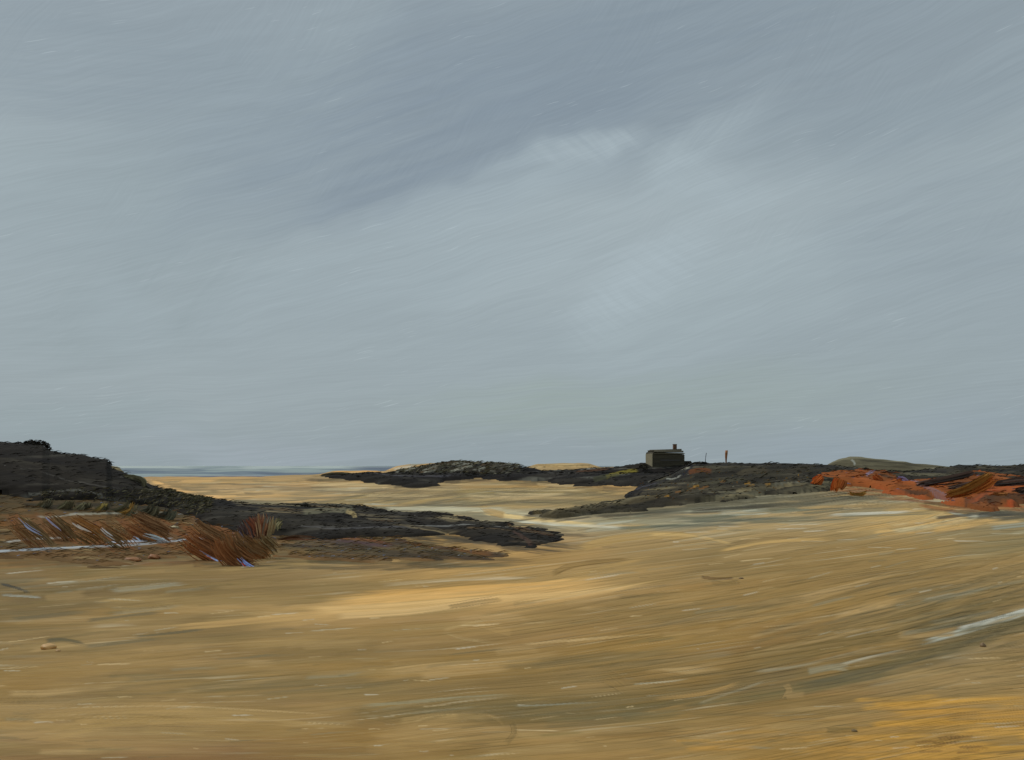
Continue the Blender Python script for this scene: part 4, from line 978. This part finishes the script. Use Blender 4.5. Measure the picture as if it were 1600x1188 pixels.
def mix(cur, color, fac):
    m = N.new('ShaderNodeMix'); m.data_type = 'RGBA'
    if isinstance(fac, float): m.inputs['Factor'].default_value = fac
    else: L.new(fac, m.inputs['Factor'])
    if isinstance(cur, tuple): m.inputs['A'].default_value = (*cur, 1)
    else: L.new(cur, m.inputs['A'])
    if isinstance(color, tuple): m.inputs['B'].default_value = (*color, 1)
    else: L.new(color, m.inputs['B'])
    return m.outputs['Result']
cur = mix(lin((150, 163, 169)), lin((158, 171, 176)), rng(V_, 0, 4.5, 0, 1))
cur = mix(cur, lin((146, 159, 166)), rng(V_, 4.0, 6.6, 0, 1))
sA = streak(20, 3.2, .16, 1); sB = streak(6, 3.6, .10, 2); sC = streak(48, 1.8, .10, 3); sD = streak(-35, 1.6, .09, 4)
for (px, py, rx, ry, rot, col, am, st_) in [
    (650, 190, 620, 190, 12, (133, 147, 158), 1., sA), (1020, 90, 560, 190, 6, (135, 149, 159), .95, sB), (330, 300, 420, 130, 14, (141, 155, 163), .7, sA), (180, 120, 330, 130, 0, (139, 153, 161), .75, sB),
    (1300, 130, 460, 160, 4, (141, 154, 162), .7, sA), (1330, 210, 420, 80, 10, (141, 155, 163), .6, sA), (750, 240, 360, 90, 20, (132, 146, 157), .8, sA),
    (450, 130, 260, 110, 25, (148, 162, 168), .45, sC), (540, 40, 130, 40, 10, (154, 168, 174), .35, sC), (110, 290, 240, 120, 20, (152, 166, 171), .7, sA), (180, 360, 260, 140, 50, (150, 164, 169), .6, sC),
    (980, 370, 560, 150, 8, (164, 177, 182), 1., sA), (905, 232, 130, 24, 12, (172, 186, 192), .8, sD), (1090, 225, 160, 46, 22, (163, 177, 183), .7, sC), (1110, 275, 160, 50, -25, (166, 180, 186), .6, sD),
    (760, 300, 300, 60, 20, (160, 174, 180), .8, sA), (1000, 440, 190, 80, 30, (168, 182, 188), .85, sD), (1150, 480, 420, 100, 16, (162, 176, 181), .7, sA), (600, 430, 420, 100, 12, (155, 169, 175), .6, sA),
    (250, 470, 300, 120, 30, (145, 159, 164), .5, sC), (190, 500, 60, 90, 30, (156, 170, 176), .6, sC), (1500, 350, 260, 190, 0, (148, 161, 168), .7, sB), (500, 600, 700, 90, 3, (156, 169, 174), .6, sB),
    (1000, 630, 520, 70, 3, (153, 168, 164), .7, sB), (1300, 600, 380, 70, 4, (152, 165, 169), .5, sB), (350, 700, 330, 35, 0, (160, 171, 180), .6, sB), (1400, 690, 300, 50, 3, (152, 166, 176), .5, sB), (120, 680, 240, 60, 0, (146, 162, 167), .5, sB)]:
    f = math_('MULTIPLY', blob(px, py, rx, ry, rot, .75), rng(st_, .25, .75, am*.55, am))
    cur = mix(cur, lin(col), f)
# brush-like fine streaks of thin cloud in a few directions
def scale_(cur, f):
    m = N.new('ShaderNodeVectorMath'); m.operation = 'SCALE'; L.new(cur, m.inputs[0])
    L.new(f, m.inputs['Scale']); return m.outputs[0]
patch = rng(streak(15, 4, 1.6, 9), .42, .62, 0, 1)
f1 = streak(19, 1.6, .030, 11, 3, .7); f2 = streak(5, 2.0, .026, 12, 3, .7); f3 = streak(50, .9, .035, 13, 3, .7); f4 = streak(12, 2.4, .20, 14)
low = rng(V_, .8, 3.0, 0, 1)
lay = mix(f2, f1, low)
lay = mix(lay, f3, math_('MULTIPLY', rng(streak(30, 2.2, 1.4, 21), .52, .66, 0, 1), rng(V_, 2.5, 4, 0, .8)))
cur = scale_(cur, rng(lay, .2, .8, .962, 1.038))
cur = scale_(cur, rng(f4, .25, .75, .98, 1.02))
# sparse pale ticks where the cloud is torn
tick = math_('MULTIPLY', rng(streak(17, .55, .022, 31, 1), .73, .80, 0, 1), rng(streak(15, 2.2, .9, 32), .5, .64, 0, .30))
cur = mix(cur, lin((190, 203, 208)), tick)
tick2 = math_('MULTIPLY', rng(streak(4, .7, .022, 33, 1), .73, .80, 0, 1), math_('MULTIPLY', rng(streak(4, 2.2, .6, 34), .5, .62, 0, .28), rng(V_, 0, 2.2, 1, 0)))
cur = mix(cur, lin((188, 200, 202)), tick2)
# overcast brightens towards the zenith
cur = scale_(cur, rng(V_, 7.4, 17, 10.0, 24.0))
sky = N.new('ShaderNodeTexSky'); sky.sky_type = 'NISHITA'; sky.sun_disc = False
sky.sun_elevation = math.radians(SUN_EL); sky.sun_rotation = math.radians(SUN_AZ); sky.dust_density = 3
cur = mix(cur, sky.outputs[0], .05)
L.new(cur, bg.inputs['Color'])

sun = bpy.data.lights.new('sun', 'SUN'); sun.energy = 1.5; sun.angle = math.radians(11); sun.color = (1, .95, .87)
so = bpy.data.objects.new('sun', sun); C.objects.link(so)
so.rotation_euler = (math.radians(90-SUN_EL), 0, math.radians(180-SUN_AZ))

# ---------------------------------------------------------------- camera
cam = bpy.data.cameras.new('camera'); co = bpy.data.objects.new('camera', cam); C.objects.link(co)
cam.sensor_fit = 'HORIZONTAL'; cam.sensor_width = 36; cam.lens = 36*F/1600; cam.shift_y = (HZ-594)/1600
cam.clip_start = .1; cam.clip_end = 60000
co.location = (0, 0, H); co.rotation_euler = (math.radians(90), 0, 0)
sc.camera = co
sc.view_settings.view_transform = 'Standard'; sc.view_settings.look = 'None'; sc.view_settings.exposure = 0; sc.view_settings.gamma = 1
print('ground', R2.shape)
